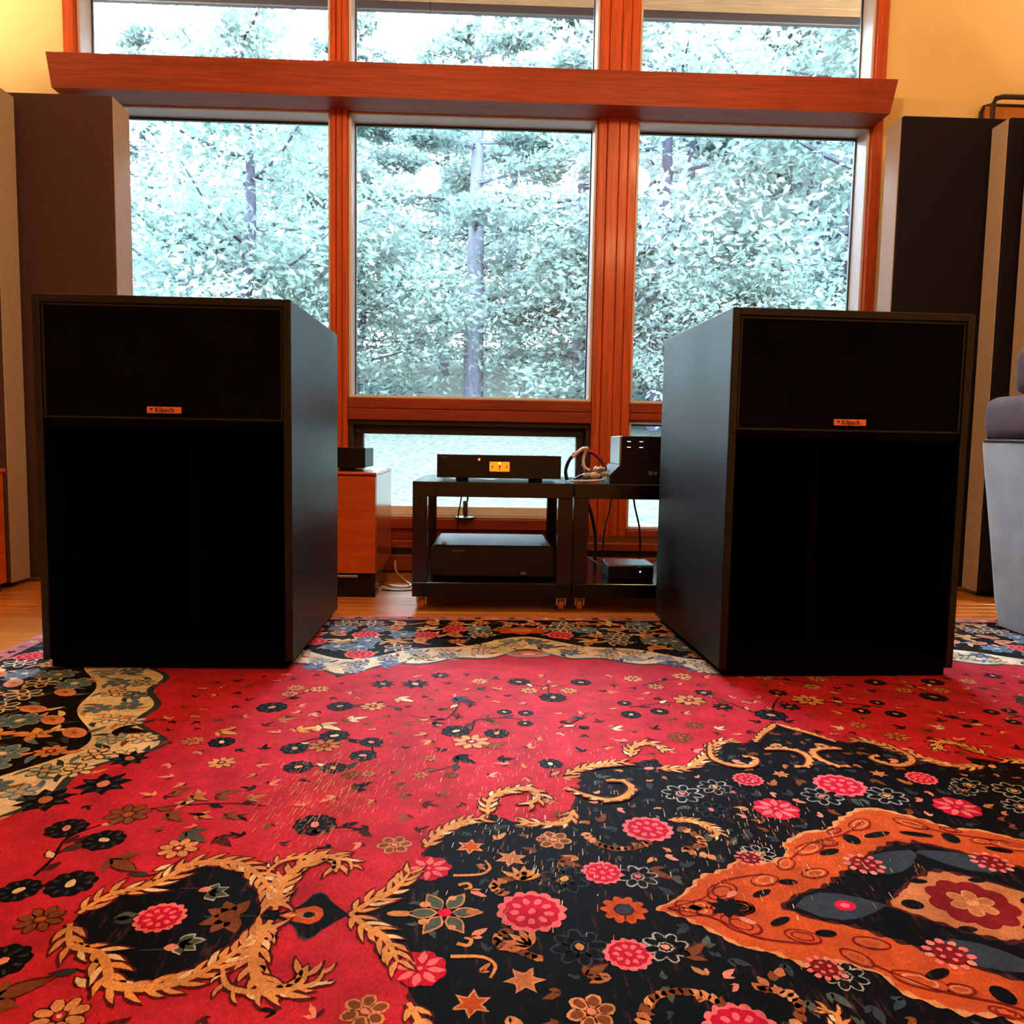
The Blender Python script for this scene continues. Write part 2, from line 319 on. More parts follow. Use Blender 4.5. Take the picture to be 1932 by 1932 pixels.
# ------------------------------------------------------------------ loudspeakers
def text_mesh(txt, size, depth=.0004, shear=0.0):
    c = bpy.data.curves.new('txt', 'FONT'); c.body = txt; c.size = size; c.extrude = depth; c.align_x = 'LEFT'; c.align_y = 'CENTER'; c.shear = shear; c.offset = size*.012
    o = bpy.data.objects.new('txt', c); COL.objects.link(o); bpy.context.view_layer.update()
    me = bpy.data.meshes.new_from_object(o.evaluated_get(bpy.context.evaluated_depsgraph_get()))
    bpy.data.objects.remove(o); bpy.data.curves.remove(c); return me
SPW, SPH, SPD, PL = .603, .897, .622, .02
def make_speaker():
    r = empty('floor_speaker')
    hw = SPW/2; t = .019; mid = .606
    k = MB().box(-hw+.016, hw-.016, .012, SPD-.012, 0, PL); k.build('plinth', 'speaker_in', r)
    for s in (-1, 1):
        x0, x1 = (-hw, -hw+t) if s < 0 else (hw-t, hw)
        MB().box(x0, x1, 0, SPD, PL, SPH, .0025, 2).build('side_panel', 'speaker', r)
    MB().box(-hw+t, hw-t, 0, SPD, SPH-t, SPH, .0025, 2).build('top_panel', 'speaker', r)
    MB().box(-hw+t, hw-t, 0, SPD, PL, PL+t, .002).build('bottom_panel', 'speaker_in', r)
    MB().box(-hw+t, hw-t, SPD-t, SPD-.001, PL+t, SPH-t).build('back_panel', 'speaker_in', r)
    MB().box(-hw+t, hw-t, 0.001, SPD-t, mid-t, mid, .002).build('shelf_panel', 'speaker_in', r)
    # upper grille: cloth on a frame, set back a little
    g = MB().box(-hw+t+.003, hw-t-.003, .006, .020, mid+.002, SPH-t-.003, .003, 2).build('grille', 'cloth', r)
    k = MB(); x0, x1, z0, z1 = -hw+t+.001, hw-t-.001, mid+.001, SPH-t-.001
    k.box(x0, x1, .003, .018, z1-.006, z1, .001); k.box(x0, x1, .003, .018, z0, z0+.006, .001)
    k.box(x0, x0+.006, .003, .018, z0+.006, z1-.006, .001); k.box(x1-.006, x1, .003, .018, z0+.006, z1-.006, .001)
    k.build('grille_frame', 'speaker', r)
    # badge
    bz = mid+.024
    bd = MB().box(-.0405, .0405, .001, .006, bz-.0078, bz+.0078, .0012, 2).build('badge', 'copper', r)
    me = text_mesh('Klipsch', .0155, shear=.1); me.materials.append(M['badge_ink'])
    o = bpy.data.objects.new('lettering', me); COL.objects.link(o); o.parent = bd; o.rotation_euler = (PI/2, 0, 0); o.location = (-.0215, .0005, bz)
    k = MB(); k.box(-.034, -.025, .0002, .0012, bz+.0018, bz+.0042); k.box(-.0305, -.0285, .0002, .0012, bz-.003, bz+.0018)
    k.build('emblem', 'badge_ink', bd)
    # folded bass horn: two curved outer flares and the central wedge
    k = MB(); k.prism([(-.012, .17), (.012, .17), (.10, .36), (.10, .42), (-.10, .42), (-.10, .36)], 'z', PL+t, mid-t)
    k.build('horn_wedge', 'speaker_in', r)
    for s in (-1, 1):
        pts = [(s*(hw-t-.0005), .06), (s*(hw-t-.0005), .595), (s*.10, .595), (s*.16, .5), (s*.23, .34), (s*.265, .2)]
        k = MB(); k.prism(pts if s > 0 else pts[::-1], 'z', PL+t, mid-t); k.build('horn_flare', 'speaker_in', r)
    # small metal port plate low in the horn mouth
    MB().box(-.03, .03, .012, .016, PL+t, PL+t+.008, .001).build('name_strip', 'speaker_in', r)
    return r
RZ = .0100                                              # rug pile height
sp = make_speaker(); sp.location = (-.7734, 1.937, RZ+.0042); sp.rotation_euler = (0, 0, .0098)
tag(sp, 'black box loudspeaker with copper badge in front of the cherry cabinet', 'speaker', 'pair of loudspeakers on the rug')
sp2 = copy_tree(sp); sp2.location = (.879, 1.916, RZ+.0042); sp2.rotation_euler = (0, 0, .0444)
tag(sp2, 'black box loudspeaker with copper badge beside the grey armchair', 'speaker', 'pair of loudspeakers on the rug')

# ------------------------------------------------------------------ acoustic panels
def panel(x0, x1, y0, y1, h, face, label, edge_side, edge='lit_panel_edge'):
    e = empty('acoustic_panel', ((x0+x1)/2, (y0+y1)/2, 0)); tag(e, label, 'acoustic panel')
    kid(MB().box(x0+.004, x1-.004, y0, y1-.004, 0.02, h, .006, 2), 'fabric_body', face, e)
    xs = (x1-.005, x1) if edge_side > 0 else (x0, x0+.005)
    kid(MB().box(xs[0], xs[1], y0+.012, y1, .02, h-.001, .002), 'lit_side_strip', edge, e)  # side face coloured as if daylight struck it
    for fx in (x0+.08, x1-.08): kid(MB().box(fx-.02, fx+.02, y0+.01, y1-.01, 0, .02), 'foot', 'rubber', e)
    return e
G1 = 'brown acoustic panels'; G2 = 'charcoal acoustic panels'
panel(-2.06, -1.437, 3.17, 3.32, 1.862, 'panel_brown', 'tall brown fabric acoustic panel with edge painted as lit beside the window', 1)['group'] = G1
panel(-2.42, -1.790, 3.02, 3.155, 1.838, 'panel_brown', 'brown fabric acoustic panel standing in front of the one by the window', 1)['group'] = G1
panel(1.611, 2.24, 3.2, 3.325, 1.890, 'panel_dark', 'tall charcoal acoustic panel with edge painted as lit beside the window', -1)['group'] = G2
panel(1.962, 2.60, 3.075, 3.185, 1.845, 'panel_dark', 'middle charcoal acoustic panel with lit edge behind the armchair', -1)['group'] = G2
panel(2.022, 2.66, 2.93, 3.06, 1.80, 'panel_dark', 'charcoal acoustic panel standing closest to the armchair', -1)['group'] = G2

# framed board rising behind the charcoal panels
fx0, fx1, fy, fz1 = 2.13, 2.95, 3.46, 2.085
fr = empty('framed_board', ((fx0+fx1)/2, fy, 1.3)); tag(fr, 'ochre board in a dark rounded frame above the charcoal panels', 'picture')
k = MB(); k.tube([(fx0, fy, 1.3), (fx0, fy, fz1-.03), (fx0+.012, fy, fz1-.008), (fx0+.04, fy, fz1), (fx1, fy, fz1), (fx1, fy, 1.3), (fx0, fy, 1.3)], .011, 8, False)
kid(k, 'frame_front', 'frame_dark', fr, True)
k = MB(); k.tube([(fx0, WY-.014, 1.3), (fx0, WY-.014, fz1-.03), (fx0+.012, WY-.014, fz1-.008), (fx0+.04, WY-.014, fz1), (fx1, WY-.014, fz1), (fx1, WY-.014, 1.3), (fx0, WY-.014, 1.3)], .008, 8, False)
kid(k, 'frame_back', 'frame_dark', fr, True)
kid(MB().box(fx0+.012, fx1-.012, WY-.03, WY-.022, 1.31, fz1-.012), 'canvas', 'canvas', fr)

# ------------------------------------------------------------------ component racks (square black tables on casters)
def rack(x0, x1, y0, y1, label):
    e = empty('component_rack', ((x0+x1)/2, (y0+y1)/2, 0)); tag(e, label, 'rack', 'black component racks')
    w = .05
    kid(MB().box(x0, x1, y0, y1, .395, .446, .0015), 'table_top', 'black', e)
    for x in (x0, x1-w):
        for yy in (y0, y1-w): kid(MB().box(x, x+w, yy, yy+w, .101, .3945, .001), 'leg', 'black', e)
    kid(MB().box(x0, x1, y0, y1, .050, .1005, .0015), 'shelf', 'black', e)
    for x in (x0+.03, x1-.03):
        for yy in (y0+.04, y1-.04):
            k = MB().box(x-.018, x+.018, yy-.018, yy+.018, .044, .0495); k.box(x-.017, x-.012, yy-.012, yy+.016, .02, .045); k.box(x+.012, x+.017, yy-.012, yy+.016, .02, .045)
            c = kid(k, 'caster_fork', 'silver', e)
            k = MB().lathe([(.006, -.011), (.021, -.009), (.0225, 0), (.021, .009), (.006, .011)], (x, yy+.006, .0225), 18, 'x'); kid(k, 'caster_wheel', 'caster', e, True)
    return e
rack(-.2515, .294, 2.70, 3.25, 'black square rack on casters holding the amplifier with the amber display')
rack(.299, .845, 2.705, 3.255, 'black square rack on casters holding the stacked small boxes and cables')

def feet(e, xs, ys, z, r=.02, h=.013):
    for x in xs:
        for y in ys: kid(MB().lathe([(r*.9, 0), (r, .002), (r, h-.002), (r*.9, h)], (x, y, z), 16), 'foot', 'rubber', e, True)
# amplifier with amber display on the first rack
ax0, ax1, ay0, ay1, az0, az1 = -.172, .254, 2.735, 3.03, .460, .5385
e = empty('amplifier', ((ax0+ax1)/2, (ay0+ay1)/2, .446)); tag(e, 'slim black amplifier with a glowing amber display on the rack', 'amplifier')
kid(MB().box(ax0+.004, ax1-.004, ay0+.008, ay1, az0, az1-.001, .002), 'case', 'black_metal', e)
kid(MB().box(ax0, ax1, ay0, ay0+.0078, az0-.001, az1, .0015), 'faceplate', 'black_metal', e)
d = kid(MB().box(.008, .0765, ay0-.002, ay0-.0002, .4825, .5155, .0012), 'display', 'amber', e)
k = MB(); k.box(.0165, .0195, ay0-.0026, ay0-.002, .493, .504); k.box(.0655, .0685, ay0-.0026, ay0-.002, .493, .504); k.prism([(.038, .502), (.048, .502), (.0445, .496), (.0445, .488), (.0415, .488), (.0415, .496)], 'y', ay0-.0026, ay0-.002)
o = k.build('display_mark', 'badge_ink', d)
o.matrix_parent_inverse = Matrix.Identity(4)
kid(MB().lathe([(.003, -.0006), (.0032, -.002), (.001, -.004)], (.042, ay0, .5105), 12, 'y'), 'indicator', 'led_warm', e, True)
kid(MB().lathe([(.0038, -.0004), (.0036, -.003), (.001, -.0045)], (-.028, ay0, .5225), 12, 'y'), 'indicator', 'led_red', e, True)
k = MB()
for i, w in enumerate((.003, .0025, .003, .002, .003)): k.box(-.156+i*.0042, -.156+i*.0042+w, ay0-.0005, ay0-.0001, .5275, .5310)
kid(k, 'faint_lettering', 'print_grey', e)
feet(e, (-.088, .173), (ay0+.03, ay1-.04), .4462, .019, .0132)
# power amplifier on the lower shelf
e = empty('power_amplifier', (.022, 2.9, .1)); tag(e, 'deep black power amplifier on the lower shelf of the rack', 'amplifier')
px0, px1, py0, py1, pz0, pz1 = -.190, .236, 2.755, 3.12, .1145, .2225
k = MB(); k.prism([(px0, pz0), (px1, pz0), (px1, pz1-.012), (px1-.014, pz1), (px0+.014, pz1), (px0, pz1-.012)], 'y', py0+.01, py1); kid(k, 'case', 'black_metal', e)
kid(MB().box(px0-.002, px1+.002, py0, py0+.0095, pz0, pz1-.004, .002), 'faceplate', 'black_metal', e)
k = MB()
for i in range(9): k.box(-.115+i*.0047, -.115+i*.0047+.0032, py0-.0006, py0-.0001, pz1-.021, pz1-.0165+(.002 if i in (0, 6) else 0))
kid(k, 'faint_lettering', 'print_grey', e)
k = MB(); k.box(.122, .140, py0-.0008, py0-.0001, pz0+.008, pz0+.017, .0003); kid(k, 'corner_logo', 'print_grey', e)
for x in (px0+.042, px1-.032):
    for yy in (py0+.035, py0+.075): kid(MB().lathe([(.004, 0), (.0085, .001), (.008, .004), (.002, .005)], (x, yy, pz1), 12), 'screw', 'silver', e, True)
feet(e, (px0+.05, px1-.05), (py0+.04, py1-.05), .1006, .02, .0138)
# stacked small boxes on the second rack
e = empty('preamplifier', (.55, 2.87, .446)); tag(e, 'low black unit with a slanted end on the second rack top', 'audio unit')
k = MB(); k.prism([(.425, .4465), (.72, .4465), (.72, .512), (.460, .512), (.425, .476)], 'y', 2.745, 3.0); kid(k, 'case', 'black_metal', e)
k = MB(); k.box(.560, .572, 2.7440, 2.7449, .478, .492); k.box(.576, .590, 2.7440, 2.7449, .480, .489); kid(k, 'faint_lettering', 'print_grey', e)
e = empty('digital_converter', (.57, 2.87, .512)); tag(e, 'small black box with silver sides on top of the slanted unit', 'audio unit')
kid(MB().box(.470, .70, 2.775, 2.99, .5122, .612, .002), 'case', 'black_metal', e)
kid(MB().box(.462, .4695, 2.779, 2.99, .5122, .612, .002), 'side_plate', 'silver', e)
for x in (.487, .530):
    for z in (.592, .572): kid(MB().box(x, x+.013, 2.7735, 2.7749, z, z+.002, .0004), 'indicator_bar', 'led_white', e)
# small player on the lower shelf of the second rack
e = empty('media_player', (.55, 2.9, .1)); tag(e, 'small black player with a silver lid on the second rack shelf', 'audio unit')
kid(MB().box(.438, .60, 2.80, 2.95, .1012, .146, .003), 'case', 'black_metal', e)
kid(MB().box(.435, .603, 2.797, 2.953, .1462, .154, .003), 'lid', 'silver', e)
kid(MB().lathe([(.003, 0), (.003, -.001), (.001, -.002)], (.552, 2.80, .130), 10, 'y'), 'indicator', 'led_white', e, True)

def cable(pts, r, m, label, group=None, name='cable'):
    k = MB().tube(pts, r, 8); return tag(k.build(name, m, None, True), label, 'cable', group)
GC = 'cables on the second rack'
cable([(.285, 2.83, .452), (.280, 2.83, .49), (.300, 2.83, .535), (.345, 2.835, .555), (.385, 2.85, .545), (.42, 2.86, .51), (.43, 2.88, .49)], .0065, 'cable_black', 'thick black cable arching over the second rack', GC)
cable([(.300, 2.80, .545), (.335, 2.81, .558), (.375, 2.82, .552), (.405, 2.83, .528), (.422, 2.84, .5)], .005, 'cable_red', 'red cable arching down to the slanted unit', GC)
cable([(.30, 2.79, .535), (.33, 2.795, .563), (.352, 2.80, .566), (.345, 2.81, .55), (.338, 2.80, .525), (.342, 2.79, .5), (.36, 2.79, .49)], .0055, 'cable_white', 'white cable looped beside the slanted unit', GC)
cable([(.29, 2.76, .4525), (.33, 2.755, .453), (.38, 2.76, .455), (.41, 2.78, .458), (.42, 2.80, .47)], .004, 'cable_white', 'white cable lying flat on the second rack', GC)
cable([(.31, 2.83, .455), (.34, 2.84, .47), (.375, 2.84, .475), (.40, 2.83, .462), (.415, 2.83, .475)], .0045, 'cable_black', 'thin black lead coiled on the second rack', GC)
cable([(.335, 2.80, .51), (.345, 2.81, .48), (.365, 2.81, .4555), (.395, 2.79, .4565)], .004, 'cable_tan', 'tan lead dropping onto the second rack', GC)
PLUGS = ('large silver cable plug under the red cable', 'white cable plug beside the large silver plug', 'small silver plug below the white cable loop', 'small white plug touching the slanted unit')
for i, (x, y, z, r) in enumerate(((.395, 2.80, .492, .013), (.378, 2.785, .472, .011), (.352, 2.80, .470, .010), (.412, 2.80, .478, .010))):
    k = MB().lathe([(r*.5, -r*1.5), (r, -r), (r, r*.6), (r*.7, r), (r*.6, r*1.6)], (x, y, z), 14, 'x')
    tag(k.build('cable_plug', 'silver' if i % 2 == 0 else 'cable_white', None, True), PLUGS[i], 'plug', 'cable plugs on the second rack')
cable([(.385, 3.272, .47), (.402, 3.272, .38), (.435, 3.272, .29), (.455, 3.272, .18), (.45, 3.275, .04), (.46, 3.29, .012)], .0075, 'cable_black', 'thick black cable hanging inside the second rack', 'cables hanging in the racks')
cable([(.52, 3.28, .42), (.51, 3.27, .32), (.49, 3.275, .22), (.485, 3.28, .06), (.50, 3.30, .008)], .0035, 'bronze', 'thin brown cord hanging behind the second rack', 'cables hanging in the racks')
cable([(.60, 3.28, .43), (.615, 3.28, .33), (.64, 3.28, .22), (.645, 3.285, .06), (.66, 3.30, .008)], .004, 'cable_black', 'thin black cord hanging behind the small player', 'cables hanging in the racks')
cable([(.31, 3.28, .22), (.36, 3.2, .17), (.41, 3.05, .135), (.45, 2.97, .125)], .003, 'cable_tan', 'thin tan lead slanting to the small player', 'cables hanging in the racks')
cable([(-.10, 3.27, .46), (-.104, 3.27, .36), (-.116, 3.27, .28), (-.12, 3.27, .18), (-.11, 3.275, .02)], .003, 'cable_black', 'thin black cord hanging inside the amplifier rack', 'cables hanging in the racks')

# ------------------------------------------------------------------ cherry cabinet and box beside the racks
cx0, cx1, cy0, cy1 = -1.00, -.407, 2.93, 3.40
e = empty('media_cabinet', ((cx0+cx1)/2, (cy0+cy1)/2, 0)); tag(e, 'low cherry wood cabinet on a black base behind the speaker', 'cabinet')
kid(MB().box(cx0, cx1, cy0+.018, cy1, .088, .455, .002), 'body', 'cherry', e)
for x0, x1 in ((cx0+.001, -.705), (-.702, cx1-.001)):
    kid(MB().box(x0, x1, cy0, cy0+.0175, .090, .448, .0015), 'door', 'cherry', e)
kid(MB().box(cx0-.001, cx1+.001, cy0-.001, cy1, .4555, .464, .0015), 'top_board', 'cherry', e)
kid(MB().box(cx0+.02, cx1-.002, cy0+.004, cy0+.10, 0, .0875, .001), 'base_front', 'black', e)
kid(MB().box(cx0+.02, cx1-.012, cy0+.16, cy1-.06, 0.0, .0875, .001), 'base_back', 'black', e)
kid(MB().box(-.62, -.472, cy0-.004, cy0+.003, .075, .083, .001), 'metal_strip', 'silver', e)
e = empty('tuner', (-.65, 3.12, .464)); tag(e, 'black component box standing on the cherry cabinet', 'audio unit')
kid(MB().box(-.87, -.463, 3.03, 3.26, .478, .551, .002), 'case', 'black_metal', e)
kid(MB().box(-.872, -.46, 3.02, 3.0295, .477, .553, .0015), 'faceplate', 'black_metal', e)
feet(e, (-.82, -.545), (3.06, 3.2), .4642, .018, .0135)
cable([(-.395, 3.455, .06), (-.385, 3.40, .025), (-.34, 3.28, .008), (-.30, 3.17, .006), (-.32, 3.12, .006), (-.36, 3.13, .006), (-.395, 3.18, .006)], .004, 'cable_white', 'white cord curling on the floor beside the cabinet', 'cords on the oak floor')
cable([(-.40, 3.06, .006), (-.36, 3.04, .0065), (-.30, 3.045, .007), (-.27, 3.08, .0065), (-.255, 3.11, .006)], .0035, 'cable_black', 'thin black cord on the floor beside the cabinet', 'cords on the oak floor')

# wooden stand at the brown panels
e = empty('wood_stand', (-2.0, 2.98, 0)); tag(e, 'orange wood stand in front of the brown acoustic panels', 'stand')
kid(MB().box(-2.30, -1.782, 2.80, 2.99, .03, .44, .004), 'body', 'cherry', e)
kid(MB().box(-2.31, -1.774, 2.79, 2.995, .4405, .455, .003), 'top_board', 'cherry', e)
for x in (-2.27, -1.83):
    for y in (2.82, 2.95): kid(MB().box(x, x+.03, y, y+.03, 0, .0295), 'foot', 'black', e)

# ------------------------------------------------------------------ armchair
def cushion(x0, x1, y0, y1, z0, z1, r, puff=0.0):
    k = MB(); b2 = bmesh.new()
    vs = [b2.verts.new((x, y, z)) for z in (z0, z1) for y in (y0, y1) for x in (x0, x1)]
    for q in ((0, 2, 3, 1), (4, 5, 7, 6), (0, 1, 5, 4), (2, 6, 7, 3), (0, 4, 6, 2), (1, 3, 7, 5)): b2.faces.new([vs[i] for i in q])
    bmesh.ops.bevel(b2, geom=b2.edges[:], offset=r, segments=5, profile=.5, affect='EDGES')
    k.merge(b2); return k
e = empty('armchair', (2.05, 2.1, RZ)); tag(e, 'grey velvet armchair with cushions tinted as in warm shade standing on the rug', 'armchair')
def arm(x0, x1, name):
    k = MB(); rings = []
    # side profile along z, far edge leaning back towards the top
    for z, fy, bx in ((.012, 2.520, .030), (.10, 2.535, .020), (.30, 2.565, .010), (.48, 2.60, .004), (.602, 2.622, .0), (.612, 2.618, .008)):
        ny = 1.74+.02*(z/.6); a0, a1 = x0+bx, x1-bx; r = .03
        pts = []
        for cx, cy, t0 in ((a1-r, fy-r, 0), (a0+r, fy-r, 90), (a0+r, ny+r, 180), (a1-r, ny+r, 270)):
            for i in range(5):
                t = math.radians(t0+i*22.5); pts.append((cx+r*math.cos(t), cy+r*math.sin(t), z))
        rings.append(pts)
    k.rings(rings); return kid(k, name, 'velvet', e, True)
arm(1.640, 1.860, 'arm'); arm(2.36, 2.58, 'arm')
for x0, x1 in ((1.642, 1.858), (2.362, 2.578)): kid(cushion(x0, x1, 1.75, 2.625, .614, .755, .04), 'arm_pad', 'velvet_shade', e, True)
for x in (1.640, 2.578):
    kid(MB().tube([(x, 1.78, .611), (x-.0, 2.2, .607), (x+.002, 2.59, .612)], .005, 8), 'piping', 'piping', e, True)
kid(cushion(1.862, 2.358, 1.72, 2.36, .13, .30, .03), 'seat_base', 'velvet', e, True)
kid(cushion(1.864, 2.356, 1.70, 2.34, .302, .46, .05), 'seat_cushion', 'velvet_shade', e, True)
k = cushion(1.722, 2.498, 2.40, 2.615, .757, .925, .05); kid(k, 'back_top', 'velvet_shade', e, True)
kid(cushion(1.862, 2.358, 2.37, 2.60, .02, .756, .03), 'back', 'velvet', e, True)
kid(MB().tube([(1.735, 2.404, .79), (1.735, 2.404, .87), (1.75, 2.404, .90), (1.79, 2.404, .914)], .006, 8), 'piping', 'piping', e, True)
for x in (1.90, 2.30):
    for y in (1.78, 2.30): kid(MB().lathe([(.015, 0), (.025, .125)], (x, y, .0101), 12), 'leg', 'frame_dark', e, True)
e.location.z += .0042

# ------------------------------------------------------------------ lamps of the room (behind and above the camera; two mirror in the panes, the third is added)
def pendant(x, y, z, label, r=.075):
    e = empty('pendant_lamp', (x, y, ZC)); tag(e, label, 'lamp', 'globe pendant lamps')
    prof = [(r*math.sin(PI*i/12), -r*math.cos(PI*i/12)) for i in range(13)]
    kid(MB().lathe(prof, (x, y, z), 24), 'globe', 'globe', e, True)
    kid(MB().lathe([(.03, r-.008), (.03, r+.03), (.008, r+.04)], (x, y, z), 16), 'cap', 'brass', e, True)
    kid(MB().lathe([(.004, r+.04), (.004, ZC-z-.02)], (x, y, z), 8), 'cord', 'cable_black', e, True)
    kid(MB().lathe([(.05, ZC-z-.02), (.06, ZC-z-.001)], (x, y, z), 20), 'ceiling_rose', 'brass', e, True)
pendant(-.39, 2.22, 2.20, 'globe pendant lamp hanging above the rug')
pendant(.90, 2.32, 2.20, 'globe pendant lamp hanging towards the armchair')
pendant(1.27, -1.1, 2.55, 'globe pendant lamp added behind the camera to warm the rug foreground', .12)  # added to warm the foreground, its reflection kept behind the wide post
# shaded lamp standing beyond the armchair
e = empty('floor_lamp', (2.95, 2.62, 0)); tag(e, 'shaded brass floor lamp standing beyond the armchair', 'lamp')
LX, LY = 2.95, 2.62
kid(MB().lathe([(.13, 0), (.13, .015), (.03, .03)], (LX, LY, 0), 24), 'base', 'brass', e, True)
kid(MB().lathe([(.011, .03), (.011, 1.38)], (LX, LY, 0), 12), 'pole', 'brass', e, True)
kid(MB().lathe([(.055*math.sin(PI*i/10), 1.45-.055*math.cos(PI*i/10)) for i in range(11)], (LX, LY, 0), 20), 'bulb', 'bulb', e, True)
k = MB(); k.rings([[(LX+r*math.cos(2*PI*j/28), LY+r*math.sin(2*PI*j/28), z) for j in range(28)] for r, z in ((.20, 1.33), (.15, 1.58), (.147, 1.58), (.197, 1.33))], cap=False)
kid(k, 'shade', 'cable_white', e, True)
# upward floor lamp in the corner beside the brown panels
e = empty('floor_lamp', (-2.72, 2.86, 0)); tag(e, 'brass floor lamp with a glowing bowl in the corner', 'lamp')
kid(MB().lathe([(.14, 0), (.14, .015), (.03, .03)], (-2.72, 2.86, 0), 24), 'base', 'brass', e, True)
kid(MB().lathe([(.012, .03), (.012, 1.98)], (-2.72, 2.86, 0), 12), 'pole', 'brass', e, True)
kid(MB().lathe([(.02, 1.98), (.09, 2.0), (.15, 2.06), (.17, 2.12), (.163, 2.12), (.143, 2.065), (.085, 2.01), (.01, 1.995)], (-2.72, 2.86, 0), 28), 'bowl', 'brass', e, True)
prof = [(.06*math.sin(PI*i/10), -.06*math.cos(PI*i/10)) for i in range(11)]
kid(MB().lathe(prof, (-2.72, 2.86, 2.115), 20), 'bulb', 'bulb', e, True)

# ------------------------------------------------------------------ the rug: woven figures as thin coloured pile on the rug body
RUG_C = (.62, .939); RUG_A = math.radians(1.5); RL, RW = 1.86, 1.655       # centre, turn, half length, half width
PAL = {k: lin(v)[:3] for k, v in dict(red=(194, 38, 56), rose=(204, 16, 58), pink=(248, 120, 126), blush=(236, 150, 130), navy=(3, 4, 12),
       gold=(226, 160, 92), tan=(190, 118, 74), cream=(240, 214, 172), brown=(128, 74, 40), umber=(70, 26, 26), orange=(196, 82, 36),
       slate=(50, 62, 72), pale=(176, 186, 190), blue=(92, 128, 168), green=(78, 92, 84), darkred=(120, 22, 26), dusty=(214, 130, 140), white=(236, 226, 214),
       outline=(84, 22, 26), ivory=(238, 222, 196), sand=(214, 150, 100)).items()}
class Rug:
    def __init__(s): s.v = []; s.f = []; s.c = []; s.n = 0
    def poly(s, pts, col, lev, j=0.0):
        z = RZ + lev*.00011 + (s.n % 9)*.000011
        i0 = len(s.v)
        area = sum(pts[i-1][0]*pts[i][1]-pts[i][0]*pts[i-1][1] for i in range(len(pts)))
        if area < 0: pts = pts[::-1]
        for u, v in pts: s.v.append((u+(random.random()-.5)*j, v+(random.random()-.5)*j, z))
        s.f.append(tuple(range(i0, len(s.v)))); c = PAL[col] if isinstance(col, str) else col
        k = .93+.14*random.random(); s.c.append((c[0]*k, c[1]*k, c[2]*k, 1))
R_ = Rug()
class T:                                     # placement: position, turn, mirror
    def __init__(s, u, v, rot=0, su=1, sv=1): s.u, s.v, s.c, s.s, s.su, s.sv = u, v, math.cos(rot), math.sin(rot), su, sv
    def __call__(s, p): return ((s.u+p[0]*s.c-p[1]*s.s)*s.su, (s.v+p[0]*s.s+p[1]*s.c)*s.sv)
def ell(cx, cy, a, b, rot=0, n=12):
    c, q = math.cos(rot), math.sin(rot)
    return [(cx+a*math.cos(t)*c-b*math.sin(t)*q, cy+a*math.cos(t)*q+b*math.sin(t)*c) for t in (2*PI*i/n for i in range(n))]
def scal(r, n, d, cx=0, cy=0, ph=0, m=4):
    return [(cx+rr*math.cos(t), cy+rr*math.sin(t)) for t, rr in ((ph+2*PI*i/(n*m), r*(1-d*(1-abs(math.sin(PI*i/m))))) for i in range(n*m))]
def star(r, n, q, ph=0):
    return [((r if i % 2 == 0 else r*q)*math.cos(ph+PI*i/n), (r if i % 2 == 0 else r*q)*math.sin(ph+PI*i/n)) for i in range(2*n)]
def leafp(x, y, a, l, w, bend=0.0, n=5):
    """pointed leaf from (x,y) along angle a"""
    L = []; Rr = []
    for i in range(n+1):
        t = i/n; ww = w*math.sin(PI*t**.8)*(1 if 0 < i < n else 0); aa = a+bend*t
        px, py = x+l*t*math.cos(a+bend*t*.5), y+l*t*math.sin(a+bend*t*.5)
        L.append((px-ww*math.sin(aa), py+ww*math.cos(aa))); Rr.append((px+ww*math.sin(aa), py-ww*math.cos(aa)))
    return L + Rr[-2:0:-1]
def put(t, pts, col, lev, j=.0017):
    out = []
    for (x1, y1), (x2, y2) in zip(pts, pts[1:]+pts[:1]):
        n = max(1, min(8, int(math.hypot(x2-x1, y2-y1)/.0045)))
        for i in range(n): out.append((x1+(x2-x1)*i/n, y1+(y2-y1)*i/n))
    R_.poly([t(p) for p in out], col, lev, j)
def smooth(path, k=6):
    o = []
    for i in range(len(path)-1):
        p0, p1, p2, p3 = path[max(i-1, 0)], path[i], path[i+1], path[min(i+2, len(path)-1)]
        for q in range(k):
            t = q/k
            o.append(tuple(.5*(2*p1[d]+(p2[d]-p0[d])*t+(2*p0[d]-5*p1[d]+4*p2[d]-p3[d])*t*t+(3*p1[d]-p0[d]-3*p2[d]+p3[d])*t**3) for d in (0, 1)))
    return o + [path[-1]]
def stroke(t, path, w0, w1, col, lev, wm=None):
    n = len(path)-1; E = []
    for i, p in enumerate(path):
        a, b = path[max(i-1, 0)], path[min(i+1, n)]; d = math.hypot(b[0]-a[0], b[1]-a[1]) or 1
        x = i/n; w = w0+(w1-w0)*x if wm is None else (w0+(wm-w0)*min(1, 2*x) if x < .5 else wm+(w1-wm)*(2*x-1))
        nx, ny = -(b[1]-a[1])/d*w, (b[0]-a[0])/d*w; E.append(((p[0]+nx, p[1]+ny), (p[0]-nx, p[1]-ny)))
    for a, b in zip(E[:-1], E[1:]): R_.poly([t(a[0]), t(b[0]), t(b[1]), t(a[1])], col, lev, .0006)
